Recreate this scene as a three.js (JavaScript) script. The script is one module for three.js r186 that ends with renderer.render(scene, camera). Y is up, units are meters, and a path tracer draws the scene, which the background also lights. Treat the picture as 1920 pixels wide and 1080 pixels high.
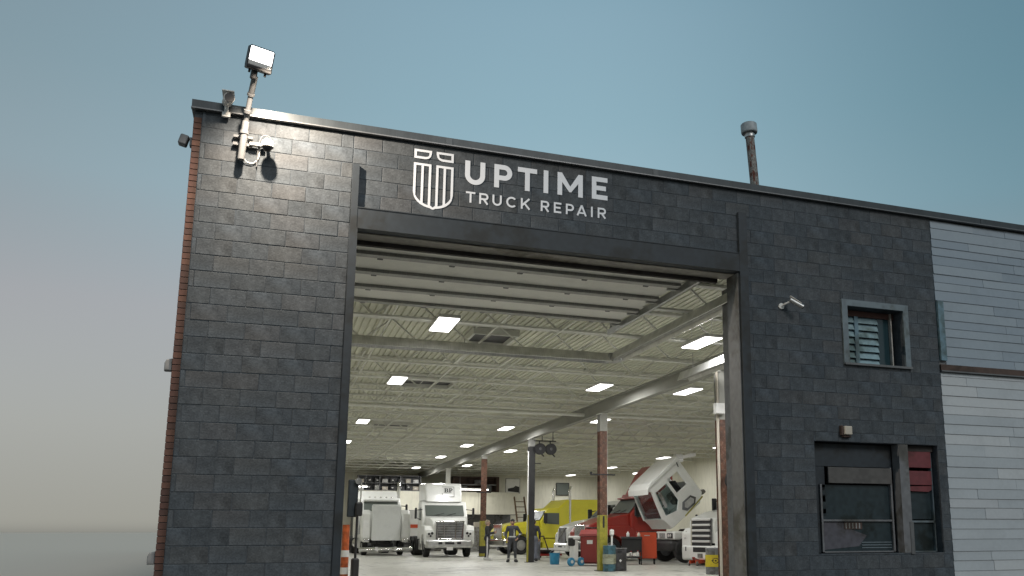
import * as THREE from 'three';
import { mergeGeometries } from 'three/addons/utils/BufferGeometryUtils.js';
import { RoundedBoxGeometry } from 'three/addons/geometries/RoundedBoxGeometry.js';
import { RectAreaLightUniformsLib } from 'three/addons/lights/RectAreaLightUniformsLib.js';
import { FontLoader } from 'three/addons/loaders/FontLoader.js';
import { TextGeometry } from 'three/addons/geometries/TextGeometry.js';

RectAreaLightUniformsLib.init();
const scene = new THREE.Scene();

// ---------- camera: standing in the yard left of the doorway, looking up to the right, shifted lens ----------
const camera = new THREE.PerspectiveCamera(2 * Math.atan(540 / 1653.47) * 180 / Math.PI, 1920 / 1080, 0.1, 3000);
camera.position.set(1.09, 1.25, 11.094);
camera.rotation.set(0.1816, -0.3573, -0.0017, 'YXZ');
camera.setViewOffset(1920, 1080, -174.1, -151.86, 1920, 1080);
camera.updateProjectionMatrix();

// ---------- dusk sky, the same gradient all the way round ----------
const lin = (v) => { v /= 255; return v <= 0.04045 ? v / 12.92 : Math.pow((v + 0.055) / 1.055, 2.4); };
{
  const stops = [[-90, 95, 95, 92], [-6, 140, 140, 134], [0, 158, 157, 148], [6, 168, 170, 166], [13, 170, 177, 182], [20, 156, 185, 197], [26, 143, 176, 190], [32, 137, 169, 185], [45, 106, 146, 164], [90, 76, 116, 139]];
  const W = 512, H = 256, data = new Float32Array(W * H * 4), ease = (t) => { t = Math.min(1, Math.max(0, t)); return t * t * (3 - 2 * t); };
  for (let j = 0; j < H; j++) {
    const e = ((j + 0.5) / H - 0.5) * 180;
    let k = 0; while (k < stops.length - 2 && e > stops[k + 1][0]) k++;
    let t = (e - stops[k][0]) / (stops[k + 1][0] - stops[k][0]); t = Math.min(1, Math.max(0, t));
    for (let i = 0; i < W; i++) {
      const a = ((i + 0.5) / W - 0.5) * 2 * Math.PI;           // atan2(z, x)
      let d = Math.atan2(Math.cos(a), -Math.sin(a)) - 0.3;     // bearing from the palest part of the sky, behind the roof
      if (d > Math.PI) d -= 2 * Math.PI; if (d < -Math.PI) d += 2 * Math.PI;
      const up = ease((e - 6) / 14) * (1 - 0.6 * ease((e - 40) / 50)), r = ease(d / 0.62), l = ease(-d / 0.75), back = ease((Math.abs(d) - 1.2) / 1.6);
      const f = [[0.5, 0.82], [0.4, 0.72], [0.37, 0.7]].map(([cr, cl], c) => { const side = 1 - up * (cr * r + (1 - cl) * l), rear = 1 - up * 0.3; return side * (1 - back) + rear * back; });
      const o = (j * W + i) * 4;
      for (let c = 0; c < 3; c++) data[o + c] = (lin(stops[k][c + 1]) * (1 - t) + lin(stops[k + 1][c + 1]) * t) * f[c];
      data[o + 3] = 1;
    }
  }
  const sky = new THREE.DataTexture(data, W, H, THREE.RGBAFormat, THREE.FloatType);
  sky.mapping = THREE.EquirectangularReflectionMapping; sky.magFilter = THREE.LinearFilter; sky.needsUpdate = true;
  scene.background = sky; scene.environment = sky;
}
// last soft daylight from behind the camera's right shoulder
const sun = new THREE.DirectionalLight(new THREE.Color(1, 0.95, 0.9), 1.0);
sun.position.set(9, 17, 24); sun.target.position.set(4, 2, 0); sun.castShadow = true; sun.shadow.radius = 40;
Object.assign(sun.shadow.camera, { left: -40, right: 40, top: 40, bottom: -40, near: 0.5, far: 120 });
scene.add(sun, sun.target);

const FLOOD_I = 70, LIGHT_I = 88;   // lamp strengths: the floodlight (candela) and each ceiling fitting
const renderer = new THREE.WebGLRenderer({ antialias: true });
renderer.toneMapping = THREE.LinearToneMapping; renderer.toneMappingExposure = 1.0;
renderer.shadowMap.enabled = true; renderer.setSize(1024, 576);

// ---------- helpers ----------
let seed = 20240611;
const rnd = () => { seed = (seed + 0x6d2b79f5) | 0; let t = Math.imul(seed ^ (seed >>> 15), 1 | seed); t = (t + Math.imul(t ^ (t >>> 7), 61 | t)) ^ t; return ((t ^ (t >>> 14)) >>> 0) / 4294967296; };
const rr = (a, b) => a + (b - a) * rnd();
const used = new Map();
function numbered(n) { const k = used.get(n) ?? 0; used.set(n, k + 1); return k ? n + '_' + String(k).padStart(3, '0') : n; }

// uv in metres along the face each triangle lies in
function metric(g, du = 0, dv = 0) {
  if (g.index) g = g.toNonIndexed();
  if (!g.attributes.normal) g.computeVertexNormals();
  const p = g.attributes.position, uv = new Float32Array(p.count * 2), A = new THREE.Vector3(), B = new THREE.Vector3(), C = new THREE.Vector3();
  for (let i = 0; i < p.count; i += 3) {
    A.fromBufferAttribute(p, i); B.fromBufferAttribute(p, i + 1).sub(A); C.fromBufferAttribute(p, i + 2).sub(A); B.cross(C);
    const ax = Math.abs(B.x), ay = Math.abs(B.y), az = Math.abs(B.z);
    for (let k = 0; k < 3; k++) {
      const x = p.getX(i + k), y = p.getY(i + k), z = p.getZ(i + k);
      const [u, v] = az >= ax && az >= ay ? [x, y] : ax >= ay ? [z, y] : [x, z];
      uv[(i + k) * 2] = u + du; uv[(i + k) * 2 + 1] = v + dv;
    }
  }
  g.setAttribute('uv', new THREE.BufferAttribute(uv, 2));
  g.userData.metric = true;
  for (const n of Object.keys(g.attributes)) if (!['position', 'normal', 'uv', 'color'].includes(n)) g.deleteAttribute(n);
  return g;
}
function P(name, geos, mat, parent) {
  geos = (Array.isArray(geos) ? geos : [geos]).map((g) => (g.userData.metric ? g : metric(g)));
  const m = new THREE.Mesh(geos.length > 1 ? mergeGeometries(geos) : geos[0], mat);
  m.name = parent ? name : numbered(name); m.castShadow = m.receiveShadow = true;
  (parent ?? scene).add(m);
  return m;
}
function thing(name, label, category, [x, y, z] = [0, 0, 0], turn = 0, group) {
  const o = new THREE.Group(); o.name = numbered(name); o.position.set(x, y, z); o.rotation.y = turn;
  o.userData = { label, category }; if (group) o.userData.group = group;
  scene.add(o); return o;
}
function struct(name, geos, mat) { const m = P(name, geos, mat); m.userData.kind = 'structure'; return m; }
const bx = (w, h, d, x = 0, y = 0, z = 0) => new THREE.BoxGeometry(w, h, d).translate(x, y, z);
const bb = (x0, x1, y0, y1, z0, z1) => bx(x1 - x0, y1 - y0, z1 - z0, (x0 + x1) / 2, (y0 + y1) / 2, (z0 + z1) / 2);
const rb = (w, h, d, x = 0, y = 0, z = 0, r = 0.03, s = 2) => new RoundedBoxGeometry(w, h, d, s, Math.min(r, w / 2.01, h / 2.01, d / 2.01)).translate(x, y, z);
const V = (x, y, z) => new THREE.Vector3(x, y, z);
function bar(a, b, r0, r1 = r0, n = 8) {       // tapered round bar from a to b
  a = V(...a); b = V(...b); const d = b.clone().sub(a), L = d.length();
  const g = new THREE.CylinderGeometry(r1, r0, L, n, 1);
  g.applyQuaternion(new THREE.Quaternion().setFromUnitVectors(V(0, 1, 0), d.normalize()));
  return g.translate((a.x + b.x) / 2, (a.y + b.y) / 2, (a.z + b.z) / 2);
}
function sbar(a, b, w, h = w) {                 // square bar from a to b
  a = V(...a); b = V(...b); const d = b.clone().sub(a), L = d.length(), g = new THREE.BoxGeometry(w, h, L);
  const o = new THREE.Object3D(); o.up.set(0, 1, 0.001); o.lookAt(d); o.updateMatrix(); g.applyMatrix4(o.matrix);
  return g.translate((a.x + b.x) / 2, (a.y + b.y) / 2, (a.z + b.z) / 2);
}
const tube = (pts, r, n = 24, k = 8) => new THREE.TubeGeometry(new THREE.CatmullRomCurve3(pts.map((p) => V(...p)), false, 'centripetal'), n, r, k, false);
// a side profile given as [forward, up] points, run across a width; forward is local +z
function prof(pts, width, bevel = 0.03, x = 0, holes = []) {
  const s = new THREE.Shape(pts.map((p) => new THREE.Vector2(p[0], p[1])));
  for (const h of holes) s.holes.push(new THREE.Path(h.map((p) => new THREE.Vector2(p[0], p[1]))));
  const g = new THREE.ExtrudeGeometry(s, { depth: Math.max(0.001, width - 2 * bevel), bevelEnabled: bevel > 0, bevelThickness: bevel, bevelSize: bevel, bevelOffset: -bevel, bevelSegments: 2, curveSegments: 10 });
  return g.translate(0, 0, -(width - 2 * bevel) / 2).rotateY(-Math.PI / 2).translate(x, 0, 0);
}
// a flat outline in x,y with thickness in z
function plate(pts, z0, z1, bevel = 0, holes = []) {
  const s = pts instanceof THREE.Shape ? pts : new THREE.Shape(pts.map((p) => new THREE.Vector2(p[0], p[1])));
  for (const h of holes) s.holes.push(new THREE.Path(h.map((p) => new THREE.Vector2(p[0], p[1]))));
  return new THREE.ExtrudeGeometry(s, { depth: z1 - z0 - 2 * bevel, bevelEnabled: bevel > 0, bevelThickness: bevel, bevelSize: bevel, bevelOffset: -bevel, bevelSegments: 2, curveSegments: 16 }).translate(0, 0, z0 + bevel);
}
const rect = (x0, x1, y0, y1) => [[x0, y0], [x1, y0], [x1, y1], [x0, y1]];
const disc = (r, w, axis, x, y, z, n = 20) => { const g = new THREE.CylinderGeometry(r, r, w, n); if (axis === 'x') g.rotateZ(Math.PI / 2); if (axis === 'z') g.rotateX(Math.PI / 2); return g.translate(x, y, z); };

// ---------- computed textures ----------
function valueNoise(n, s) {               // n x n lattice that repeats
  let q = s; const r = () => { q = (Math.imul(q, 1664525) + 1013904223) >>> 0; return q / 4294967296; };
  const a = Float32Array.from({ length: n * n }, r), sm = (t) => t * t * (3 - 2 * t);
  return (u, v) => {
    u = (u - Math.floor(u)) * n; v = (v - Math.floor(v)) * n;
    const i = Math.floor(u) % n, j = Math.floor(v) % n, fu = sm(u - Math.floor(u)), fv = sm(v - Math.floor(v)), i1 = (i + 1) % n, j1 = (j + 1) % n;
    return (a[j * n + i] * (1 - fu) + a[j * n + i1] * fu) * (1 - fv) + (a[j1 * n + i] * (1 - fu) + a[j1 * n + i1] * fu) * fv;
  };
}
function tex(size, metres, fn, srgb = true) {
  const d = new Uint8Array(size * size * 4);
  for (let j = 0; j < size; j++) for (let i = 0; i < size; i++) {
    const c = fn((i + 0.5) / size, (j + 0.5) / size), o = (j * size + i) * 4, a = Array.isArray(c) ? c : [c, c, c];
    for (let k = 0; k < 3; k++) d[o + k] = Math.max(0, Math.min(255, a[k] * 255));
    d[o + 3] = 255;
  }
  const t = new THREE.DataTexture(d, size, size); t.magFilter = THREE.LinearFilter; t.minFilter = THREE.LinearMipmapLinearFilter; t.generateMipmaps = true;
  t.wrapS = t.wrapT = THREE.RepeatWrapping; t.repeat.set(1 / metres, 1 / metres); if (srgb) t.colorSpace = THREE.SRGBColorSpace; t.needsUpdate = true;
  return t;
}
const n6 = valueNoise(6, 11), n13 = valueNoise(13, 29), n31 = valueNoise(31, 53), n67 = valueNoise(67, 97), n151 = valueNoise(151, 131), n255 = valueNoise(255, 171);
const fbm = (u, v) => 0.4 * n6(u, v) + 0.27 * n13(u, v) + 0.17 * n31(u, v) + 0.1 * n67(u, v) + 0.06 * n151(u, v);
const clamp = (x, a = 0, b = 1) => Math.min(b, Math.max(a, x));
const step = (a, b, x) => { const t = clamp((x - a) / (b - a)); return t * t * (3 - 2 * t); };
const T = {
  block: tex(1024, 2.6, (u, v) => {          // rolled paint on rough block: grain, thin patches, smudges
    const g = 0.9 + 0.1 * (n255(u, v) - 0.5) + 0.12 * (n151(u * 1, v) - 0.5) + 0.12 * (n31(u, v) - 0.5);
    const smudge = step(0.5, 0.78, fbm(u + 0.31, v + 0.17)), chip = step(0.86, 0.93, n67(u + 0.5, v + 0.3) * 0.7 + n255(u, v) * 0.3);
    const k = g * (1 - 0.1 * smudge) + 0.05 * chip;
    const tint = (n13(u + 0.7, v + 0.2) - 0.5) * 0.035;
    return [k * (1 + tint), k, k * (1 - tint)];
  }),
  blockBump: tex(1024, 2.6, (u, v) => 0.5 + 0.45 * (n255(u, v) - 0.5) + 0.4 * (n151(u, v) - 0.5) + 0.35 * (n67(u, v) - 0.5), false),
  concrete: tex(1024, 9, (u, v) => {
    const s = step(0.55, 0.75, fbm(u, v)), o = step(0.68, 0.8, n31(u + 0.2, v + 0.6) * 0.6 + n67(u, v) * 0.4), k = 0.92 - 0.2 * s - 0.22 * o + 0.12 * (n151(u, v) - 0.5);
    return [k, k * 0.995, k * 0.97];
  }),
  metal: tex(512, 1.6, (u, v) => 0.92 + 0.12 * (n13(u, v) - 0.5) + 0.1 * (n67(u * 3, v * 0.2) - 0.5) + 0.05 * (n151(u, v) - 0.5)),
  paint: tex(512, 2.3, (u, v) => 0.96 - 0.035 * step(0.45, 0.8, fbm(u + 0.1, v + 0.8)) + 0.02 * (n67(u, v) - 0.5)),
  wall: tex(1024, 7.3, (u, v) => { const s = step(0.5, 0.75, n31(u * 2, v * 0.4) * 0.6 + n67(u * 2, v * 0.5) * 0.4), k = 0.96 - 0.03 * s - 0.03 * step(0.45, 0.75, fbm(u, v)); return [k, k * 0.995, k * 0.97]; }),
  grime: tex(1024, 3.7, (u, v) => { const s = step(0.48, 0.72, fbm(u + 0.6, v + 0.1)); const k = 0.95 - 0.3 * s + 0.14 * (n67(u, v) - 0.5); return [k, k * (1 - 0.03 * s), k * (1 - 0.1 * s)]; }),
  rust: tex(512, 0.9, (u, v) => { const s = step(0.44, 0.62, fbm(u * 2, v * 0.8)), k = 0.85 + 0.4 * (n67(u, v) - 0.5); return [(0.44 * s + 0.62 * (1 - s)) * k, (0.25 * s + 0.6 * (1 - s)) * k, (0.19 * s + 0.57 * (1 - s)) * k]; }),
  redlead: tex(512, 1.1, (u, v) => { const s = step(0.55, 0.68, n31(u, v) * 0.6 + n67(u, v) * 0.4), k = 0.85 + 0.35 * (n13(u, v) - 0.5); return [(0.5 * (1 - s) + 0.58 * s) * k, (0.33 * (1 - s) + 0.44 * s) * k, (0.25 * (1 - s) + 0.36 * s) * k]; }),
  wood: tex(512, 1.2, (u, v) => { const g = n151(u * 0.3, v * 2) * 0.5 + n67(u * 0.4, v * 3) * 0.5, s = step(0.55, 0.75, n31(u, v)); const k = 0.62 + 0.5 * (g - 0.5) - 0.22 * s; return [k, k * 0.93, k * 0.84]; }),
  asphalt: tex(1024, 11, (u, v) => { const k = 0.9 - 0.16 * step(0.5, 0.7, fbm(u, v)) + 0.16 * (n255(u, v) - 0.5); return [k, k * 0.985, k * 0.95]; }),
};
const MATS = {};
function M(name, c, { glow, ...o } = {}) {
  const k = new THREE.MeshPhysicalMaterial({ roughness: 0.6, metalness: 0, ...o }); k.color.setRGB(...c); k.name = name;
  if (glow) k.emissive.setRGB(...glow);
  return MATS[name] = k;
}
const m = {
  mortar: M('mortar', [0.089, 0.102, 0.116], { map: T.block, roughness: 1, specularIntensity: 0.2 }),
  slate: M('slate_paint', [0.02, 0.029, 0.038], { map: T.grime, roughness: 0.62 }),
  coping: M('coping_metal', [0.05, 0.06, 0.067], { map: T.metal, roughness: 0.42, metalness: 0.3 }),
  copingEdge: M('coping_edge', [0.16, 0.165, 0.17], { map: T.metal, roughness: 0.4, metalness: 0.4 }),
  reveal: M('reveal_paint', [0.14, 0.145, 0.15], { map: T.grime, roughness: 0.5 }),
  soffit: M('soffit_paint', [0.33, 0.31, 0.28], { map: T.grime, roughness: 0.6 }),
  poleGrey: M('grey_pole_paint', [0.17, 0.175, 0.18], { map: T.paint, roughness: 0.8 }),
  galv: M('galvanised', [0.5, 0.51, 0.51], { map: T.metal, roughness: 0.42, metalness: 0.75 }),
  darkSteel: M('dark_steel', [0.05, 0.05, 0.052], { map: T.metal, roughness: 0.5, metalness: 0.5 }),
  brownRubber: M('brown_rubber', [0.04, 0.034, 0.032], { map: T.grime, roughness: 0.8 }),
  doorSkin: M('door_skin', [0.82, 0.81, 0.76], { map: T.paint, roughness: 0.5 }),
  strut: M('strut_steel', [0.36, 0.36, 0.34], { map: T.metal, roughness: 0.5, metalness: 0.35 }),
  steelWhite: M('roof_steel_paint', [0.82, 0.82, 0.77], { map: T.paint, roughness: 0.6 }),
  deck: M('roof_deck_paint', [0.75, 0.76, 0.68], { map: T.wall, roughness: 0.7 }),
  wallIn: M('inside_wall_paint', [0.7, 0.69, 0.62], { map: T.wall, roughness: 0.8 }),
  floor: M('floor_concrete', [0.5, 0.505, 0.48], { map: T.concrete, roughness: 0.42 }),
  yard: M('yard_asphalt', [0.1, 0.1, 0.1], { map: T.asphalt, roughness: 0.9 }),
  field: M('pale_field', [0.84, 0.69, 0.57], { roughness: 1, specularIntensity: 0.1 }),
  white: M('white_paint', [0.78, 0.79, 0.76], { map: T.paint, roughness: 0.28, clearcoat: 0.5, clearcoatRoughness: 0.1 }),
  matteWhite: M('white_plastic', [0.74, 0.74, 0.72], { map: T.paint, roughness: 0.5 }),
  hoodWhite: M('hood_paint', [0.66, 0.68, 0.66], { map: T.paint, roughness: 0.45 }),
  letter: M('sign_letter', [0.76, 0.79, 0.84], { roughness: 0.9, specularIntensity: 0.2 }),
  yellow: M('yellow_paint', [0.62, 0.56, 0.03], { map: T.paint, roughness: 0.3, clearcoat: 0.4 }),
  red: M('red_paint', [0.34, 0.035, 0.025], { map: T.paint, roughness: 0.3, clearcoat: 0.4 }),
  orange: M('orange_red_paint', [0.58, 0.07, 0.02], { map: T.paint, roughness: 0.35 }),
  orangePlastic: M('orange_plastic', [0.62, 0.13, 0.03], { map: T.grime, roughness: 0.6 }),
  chrome: M('chrome', [0.8, 0.8, 0.8], { roughness: 0.12, metalness: 1 }),
  alu: M('aluminium', [0.62, 0.62, 0.61], { map: T.metal, roughness: 0.3, metalness: 0.9 }),
  black: M('black_plastic', [0.018, 0.018, 0.02], { map: T.metal, roughness: 0.55 }),
  tyre: M('tyre_rubber', [0.022, 0.022, 0.023], { map: T.grime, roughness: 0.85 }),
  grey: M('grey_paint', [0.16, 0.165, 0.175], { map: T.grime, roughness: 0.55 }),
  midGrey: M('mid_grey', [0.3, 0.3, 0.3], { map: T.grime, roughness: 0.6 }),
  glass: M('cab_glass', [0.1, 0.115, 0.105], { roughness: 0.35, specularIntensity: 0.5 }),
  pane: M('window_pane', [0.75, 0.85, 0.86], { roughness: 0.03, transmission: 1, thickness: 0 }),
  dimPane: M('dirty_pane', [0.03, 0.045, 0.052], { map: T.grime, roughness: 0.3, specularIntensity: 0.5 }),
  lampGlass: M('headlamp_glass', [0.6, 0.6, 0.58], { roughness: 0.15, clearcoat: 1 }),
  rustPipe: M('rusted_pipe', [0.85, 0.9, 0.95], { map: T.rust, roughness: 0.75, metalness: 0.2 }),
  redlead: M('red_lead_steel', [0.62, 0.66, 0.7], { map: T.redlead, roughness: 0.6 }),
  safety: M('safety_yellow', [0.36, 0.33, 0.04], { map: T.block, roughness: 0.55 }),
  wood: M('weathered_wood', [0.105, 0.1, 0.096], { map: T.grime, roughness: 0.85 }),
  cardboard: M('cardboard', [0.36, 0.25, 0.14], { map: T.wood, roughness: 0.85 }),
  redBoard: M('red_board', [0.17, 0.035, 0.042], { map: T.grime, roughness: 0.6 }),
  teal: M('teal_drum_paint', [0.05, 0.14, 0.19], { map: T.grime, roughness: 0.45 }),
  blue: M('blue_plastic', [0.03, 0.26, 0.46], { map: T.paint, roughness: 0.45 }),
  sidingFrame: M('blue_strip_paint', [0.14, 0.24, 0.3], { map: T.grime, roughness: 0.55 }),
  brownTrim: M('brown_trim', [0.075, 0.045, 0.035], { map: T.grime, roughness: 0.7 }),
  winFrame: M('window_casing_paint', [0.15, 0.19, 0.215], { map: T.grime, roughness: 0.6 }),
  slat: M('louvre_glass', [0.3, 0.42, 0.46], { map: T.grime, roughness: 0.15, clearcoat: 0.8 }),
  cream: M('cream_enamel', [0.55, 0.5, 0.42], { map: T.paint, roughness: 0.5 }),
};

// ================= ground =================
struct('field', new THREE.PlaneGeometry(3000, 3000).rotateX(-Math.PI / 2).translate(0, -0.03, 0), m.field);
struct('yard', new THREE.PlaneGeometry(46, 46).rotateX(-Math.PI / 2).translate(16, -0.018, 21), m.yard);
struct('garage_floor', bb(0.205, 24.99, -0.015, 0, -54.99, -0.02), m.floor);

// ================= the garage building =================
const garage = thing('garage_building', 'dark painted concrete block truck garage with wide open bay door and white sign', 'building');
const WT = 0.36;                                        // wall thickness
const DOOR = [1.875, 7.34, 5.02], WIN = [9.22, 10.26, 3.77, 4.665], LOW = [8.53, 10.78, 0.92, 2.555], XR = 10.935, TOP = 6.29;
const facade = P('front_wall', plate([[0, 0], [DOOR[0], 0], [DOOR[0], DOOR[2]], [DOOR[1], DOOR[2]], [DOOR[1], 0], [XR, 0], [XR, TOP], [0, TOP]], -WT, -0.005, 0, [rect(...WIN), rect(...LOW)]), m.mortar, garage);
{
  // one chamfered block: front face, four chamfers, four sides
  const cache = new Map();
  function blockGeo(w, h, v) {
    const key = w.toFixed(3) + '/' + h.toFixed(3) + '/' + v; if (cache.has(key)) return cache.get(key);
    const c = 0.004, x = w / 2, y = h / 2, d = 0.03, A = [[-x, -y], [x, -y], [x, y], [-x, y]], B = [[-x + c, -y + c], [x - c, -y + c], [x - c, y - c], [-x + c, y - c]], pos = [];
    const quad = (a, b, e, f) => pos.push(...a, ...b, ...e, ...a, ...e, ...f);
    quad(...B.map((p) => [...p, 0]));
    for (let k = 0; k < 4; k++) { const n = (k + 1) % 4; quad([...A[k], -c], [...A[n], -c], [...B[n], 0], [...B[k], 0]); quad([...A[k], -d], [...A[n], -d], [...A[n], -c], [...A[k], -c]); }
    let g = new THREE.BufferGeometry(); g.setAttribute('position', new THREE.Float32BufferAttribute(pos, 3)); g.computeVertexNormals();
    g = metric(g, v * 0.613, v * 0.377); cache.set(key, g); return g;
  }
  const tones = [[0.1, 0.115, 0.13], [0.098, 0.113, 0.128], [0.108, 0.122, 0.137], [0.106, 0.118, 0.129], [0.092, 0.107, 0.122], [0.104, 0.119, 0.134], [0.09, 0.105, 0.12], [0.109, 0.119, 0.13]];
  const mats = tones.map((c, i) => M('block_paint_' + 'abcdefgh'[i], c, { map: T.block, bumpMap: T.blockBump, bumpScale: 0.0018, roughness: 0.95, specularIntensity: 0.25 }));
  const blocks = [];
  for (let r = 0; r < 32; r++) {
    const y1 = TOP - 0.2 * r, y0 = Math.max(y1 - 0.2, 0); if (y1 < 0.03) break;
    const zones = [[0, 1.79, r % 2 ? 0.25 : 0.05], [1.79, XR, r % 2 ? 0.36 : 0.16]];
    for (const [za, zb, off] of zones) {
      const cuts = [za]; for (let x = off - 0.4; x < zb - 0.04; x += 0.4) if (x > za + 0.04) cuts.push(x + (r * 37 % 7 - 3) * 0.002); cuts.push(zb);
      for (let i = 0; i + 1 < cuts.length; i++) {
        let pieces = [[cuts[i], cuts[i + 1], y0, y1]];
        for (const [hx0, hx1, hy0, hy1] of [[DOOR[0] - 0.0, DOOR[1] + 0.0, -1, 5.29], [9.115, 10.36, 3.745, 4.765], [LOW[0], LOW[1], LOW[2], LOW[3]]]) {
          const out = [];
          for (const [a, b, c, d] of pieces) {
            if (b <= hx0 || a >= hx1 || d <= hy0 + 0.001 || c >= hy1 - 0.001) { out.push([a, b, c, d]); continue; }
            if (a < hx0) out.push([a, hx0, c, d]);
            if (b > hx1) out.push([hx1, b, c, d]);
            const mx0 = Math.max(a, hx0), mx1 = Math.min(b, hx1);
            if (c < hy0) out.push([mx0, mx1, c, hy0]);
            if (d > hy1) out.push([mx0, mx1, hy1, d]);
          }
          pieces = out;
        }
        for (const p of pieces) if (p[1] - p[0] > 0.035 && p[3] - p[2] > 0.03) blocks.push(p);
      }
    }
  }
  // the 300 that show largest: left pier, sign band, then the right wall nearest the doorway
  const inView = (b) => b[3] > 0.62;
  const order = blocks.map((b, i) => [b, i, !inView(b) ? 1e6 : Math.hypot(b[0] - 1.1, 11.1, b[2] - 1.3) - (b[1] < 1.8 || b[2] > 5.2 ? 6 : 0)]).sort((p, q) => p[2] - q[2]);
  const rest = [];
  order.forEach(([b, i], k) => {
    const w = b[1] - b[0] - 0.009, h = b[3] - b[2] - 0.009, mt = Math.floor(rnd() * 8), v = Math.floor(rnd() * 5), z = rr(-0.002, 0.0015);
    if (k < 300) {
      const o = new THREE.Mesh(blockGeo(w, h, v), mats[mt]); o.name = 'block'; o.castShadow = o.receiveShadow = true;
      o.position.set((b[0] + b[1]) / 2, (b[2] + b[3]) / 2, z); o.rotation.set(rr(-0.004, 0.004), rr(-0.003, 0.003), rr(-0.004, 0.004)); facade.add(o);
    } else {
      const g = blockGeo(w, h, v).clone().translate((b[0] + b[1]) / 2, (b[2] + b[3]) / 2, z), c = tones[mt], col = new Float32Array(g.attributes.position.count * 3);
      for (let q = 0; q < col.length; q++) col[q] = c[q % 3] / 0.14; g.setAttribute('color', new THREE.BufferAttribute(col, 3)); rest.push(g);
    }
  });
  const vm = M('block_paint_mixed', [0.14, 0.14, 0.14], { map: T.block, bumpMap: T.blockBump, bumpScale: 0.0018, roughness: 0.95, specularIntensity: 0.25 }); vm.vertexColors = true;
  const rm = new THREE.Mesh(mergeGeometries(rest), vm); rm.name = 'blocks'; rm.userData.kind = 'stuff'; rm.castShadow = rm.receiveShadow = true; facade.add(rm);
}
// brick end of the side wall
{
  const side = P('side_wall', [bb(-0.088, 0.2, 0, TOP, -55.2, -WT - 0.001), bb(-0.085, -0.002, 0, TOP, -WT - 0.001, -0.014)], m.mortar, garage);
  const tn = [[0.14, 0.068, 0.052], [0.12, 0.06, 0.048], [0.155, 0.078, 0.058], [0.1, 0.054, 0.045]].map((c, i) => M('brick_clay_' + 'abcd'[i], c, { map: T.grime, roughness: 0.85 }));
  const g = metric(new RoundedBoxGeometry(0.09, 0.068, 0.1, 1, 0.004));
  for (let i = 0; i < 83; i++) {
    const o = new THREE.Mesh(g, tn[Math.floor(rnd() * 4)]); o.name = 'brick'; o.castShadow = o.receiveShadow = true;
    o.position.set(-0.046 + rr(-0.001, 0.001), 0.04 + i * 0.0748, -0.05 + rr(-0.002, 0.002)); o.rotation.z = rr(-0.006, 0.006); side.add(o);
  }
}
// coping along the roof edge
{
  const cop = new THREE.Shape([[0.055, 6.312], [0.06, 6.408], [0.03, 6.42], [-0.42, 6.43], [-0.42, 6.30], [0.0, 6.293], [0.0, 6.312]].map((p) => new THREE.Vector2(...p)));
  const gc = new THREE.ExtrudeGeometry(cop, { depth: 25.4, bevelEnabled: false }).rotateY(-Math.PI / 2).translate(25.28, 0, 0);
  // shape x runs along +z after the turn
  const c = P('coping', gc, m.coping, garage);
  P('drip_edge', bb(-0.125, 25.28, 6.296, 6.311, 0.002, 0.068), m.copingEdge, c);
  for (let k = 1; k < 9; k++) P('joint_cover', bb(k * 3 - 0.04, k * 3 + 0.04, 6.315, 6.404, 0.058, 0.064), m.coping, c);
}
// door surround
P('door_post', [bb(1.792, 1.872, 0, 5.87, -0.02, 0.055), bb(1.872, 1.885, 0, 5.01, -WT, 0.06)], m.slate, garage);
P('door_post', [bb(7.343, 7.478, 0, 5.935, -0.02, 0.055)], m.slate, garage);
P('lintel_beam', [bb(1.873, 7.342, 5.03, 5.285, -0.02, 0.05), bb(1.873, 7.342, 5.015, 5.03, -0.1, 0.056), bb(1.873, 7.342, 5.285, 5.297, -0.02, 0.058)], m.slate, garage);
P('jamb_lining', bb(7.325, 7.339, 0, 5.0, -WT + 0.03, 0.01), m.reveal, garage);
P('head_lining', bb(1.886, 7.324, 5.0, 5.014, -WT - 0.02, -0.102), m.soffit, garage);
P('head_angle', [bb(1.9, 7.2, 4.955, 5.05, -WT - 0.06, -WT - 0.03), bb(1.9, 7.2, 4.945, 4.955, -WT - 0.1, -WT - 0.03)], m.brownRubber, garage);
// other walls, roof
P('rear_wall', bb(0.2, 25, 0, 6.1, -55.2, -55), m.wallIn, garage);
P('inner_side_wall', [bb(25, 25.25, 0, TOP, -55.2, -0.02)], m.wallIn, garage);
P('inner_lining', [bb(0.2, 0.21, 0.001, 6.05, -54.99, -WT - 0.01)], m.wallIn, garage);
P('roof_slab', bb(0.2, 25, 6.12, 6.26, -55.2, -WT - 0.005), m.coping, garage);
const roof = (() => {                                   // ribbed steel deck, ribs running front to back
  const pos = [], pitch = 0.152, z0 = -54.99, z1 = -WT - 0.01, quad = (x0, y0, x1, y1) => pos.push(x0, y0, z1, x0, y0, z0, x1, y1, z0, x0, y0, z1, x1, y1, z0, x1, y1, z1);
  for (let x = 0.22; x < 24.9; x += pitch) { quad(x, 6.035, x + 0.1, 6.035); quad(x + 0.1, 6.035, x + 0.107, 6.07); quad(x + 0.107, 6.07, x + 0.145, 6.07); quad(x + 0.145, 6.07, x + 0.152, 6.035); }
  const g = new THREE.BufferGeometry(); g.setAttribute('position', new THREE.Float32BufferAttribute(pos, 3)); g.computeVertexNormals();
  return P('roof_deck', g, m.deck, garage);
})();
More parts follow.
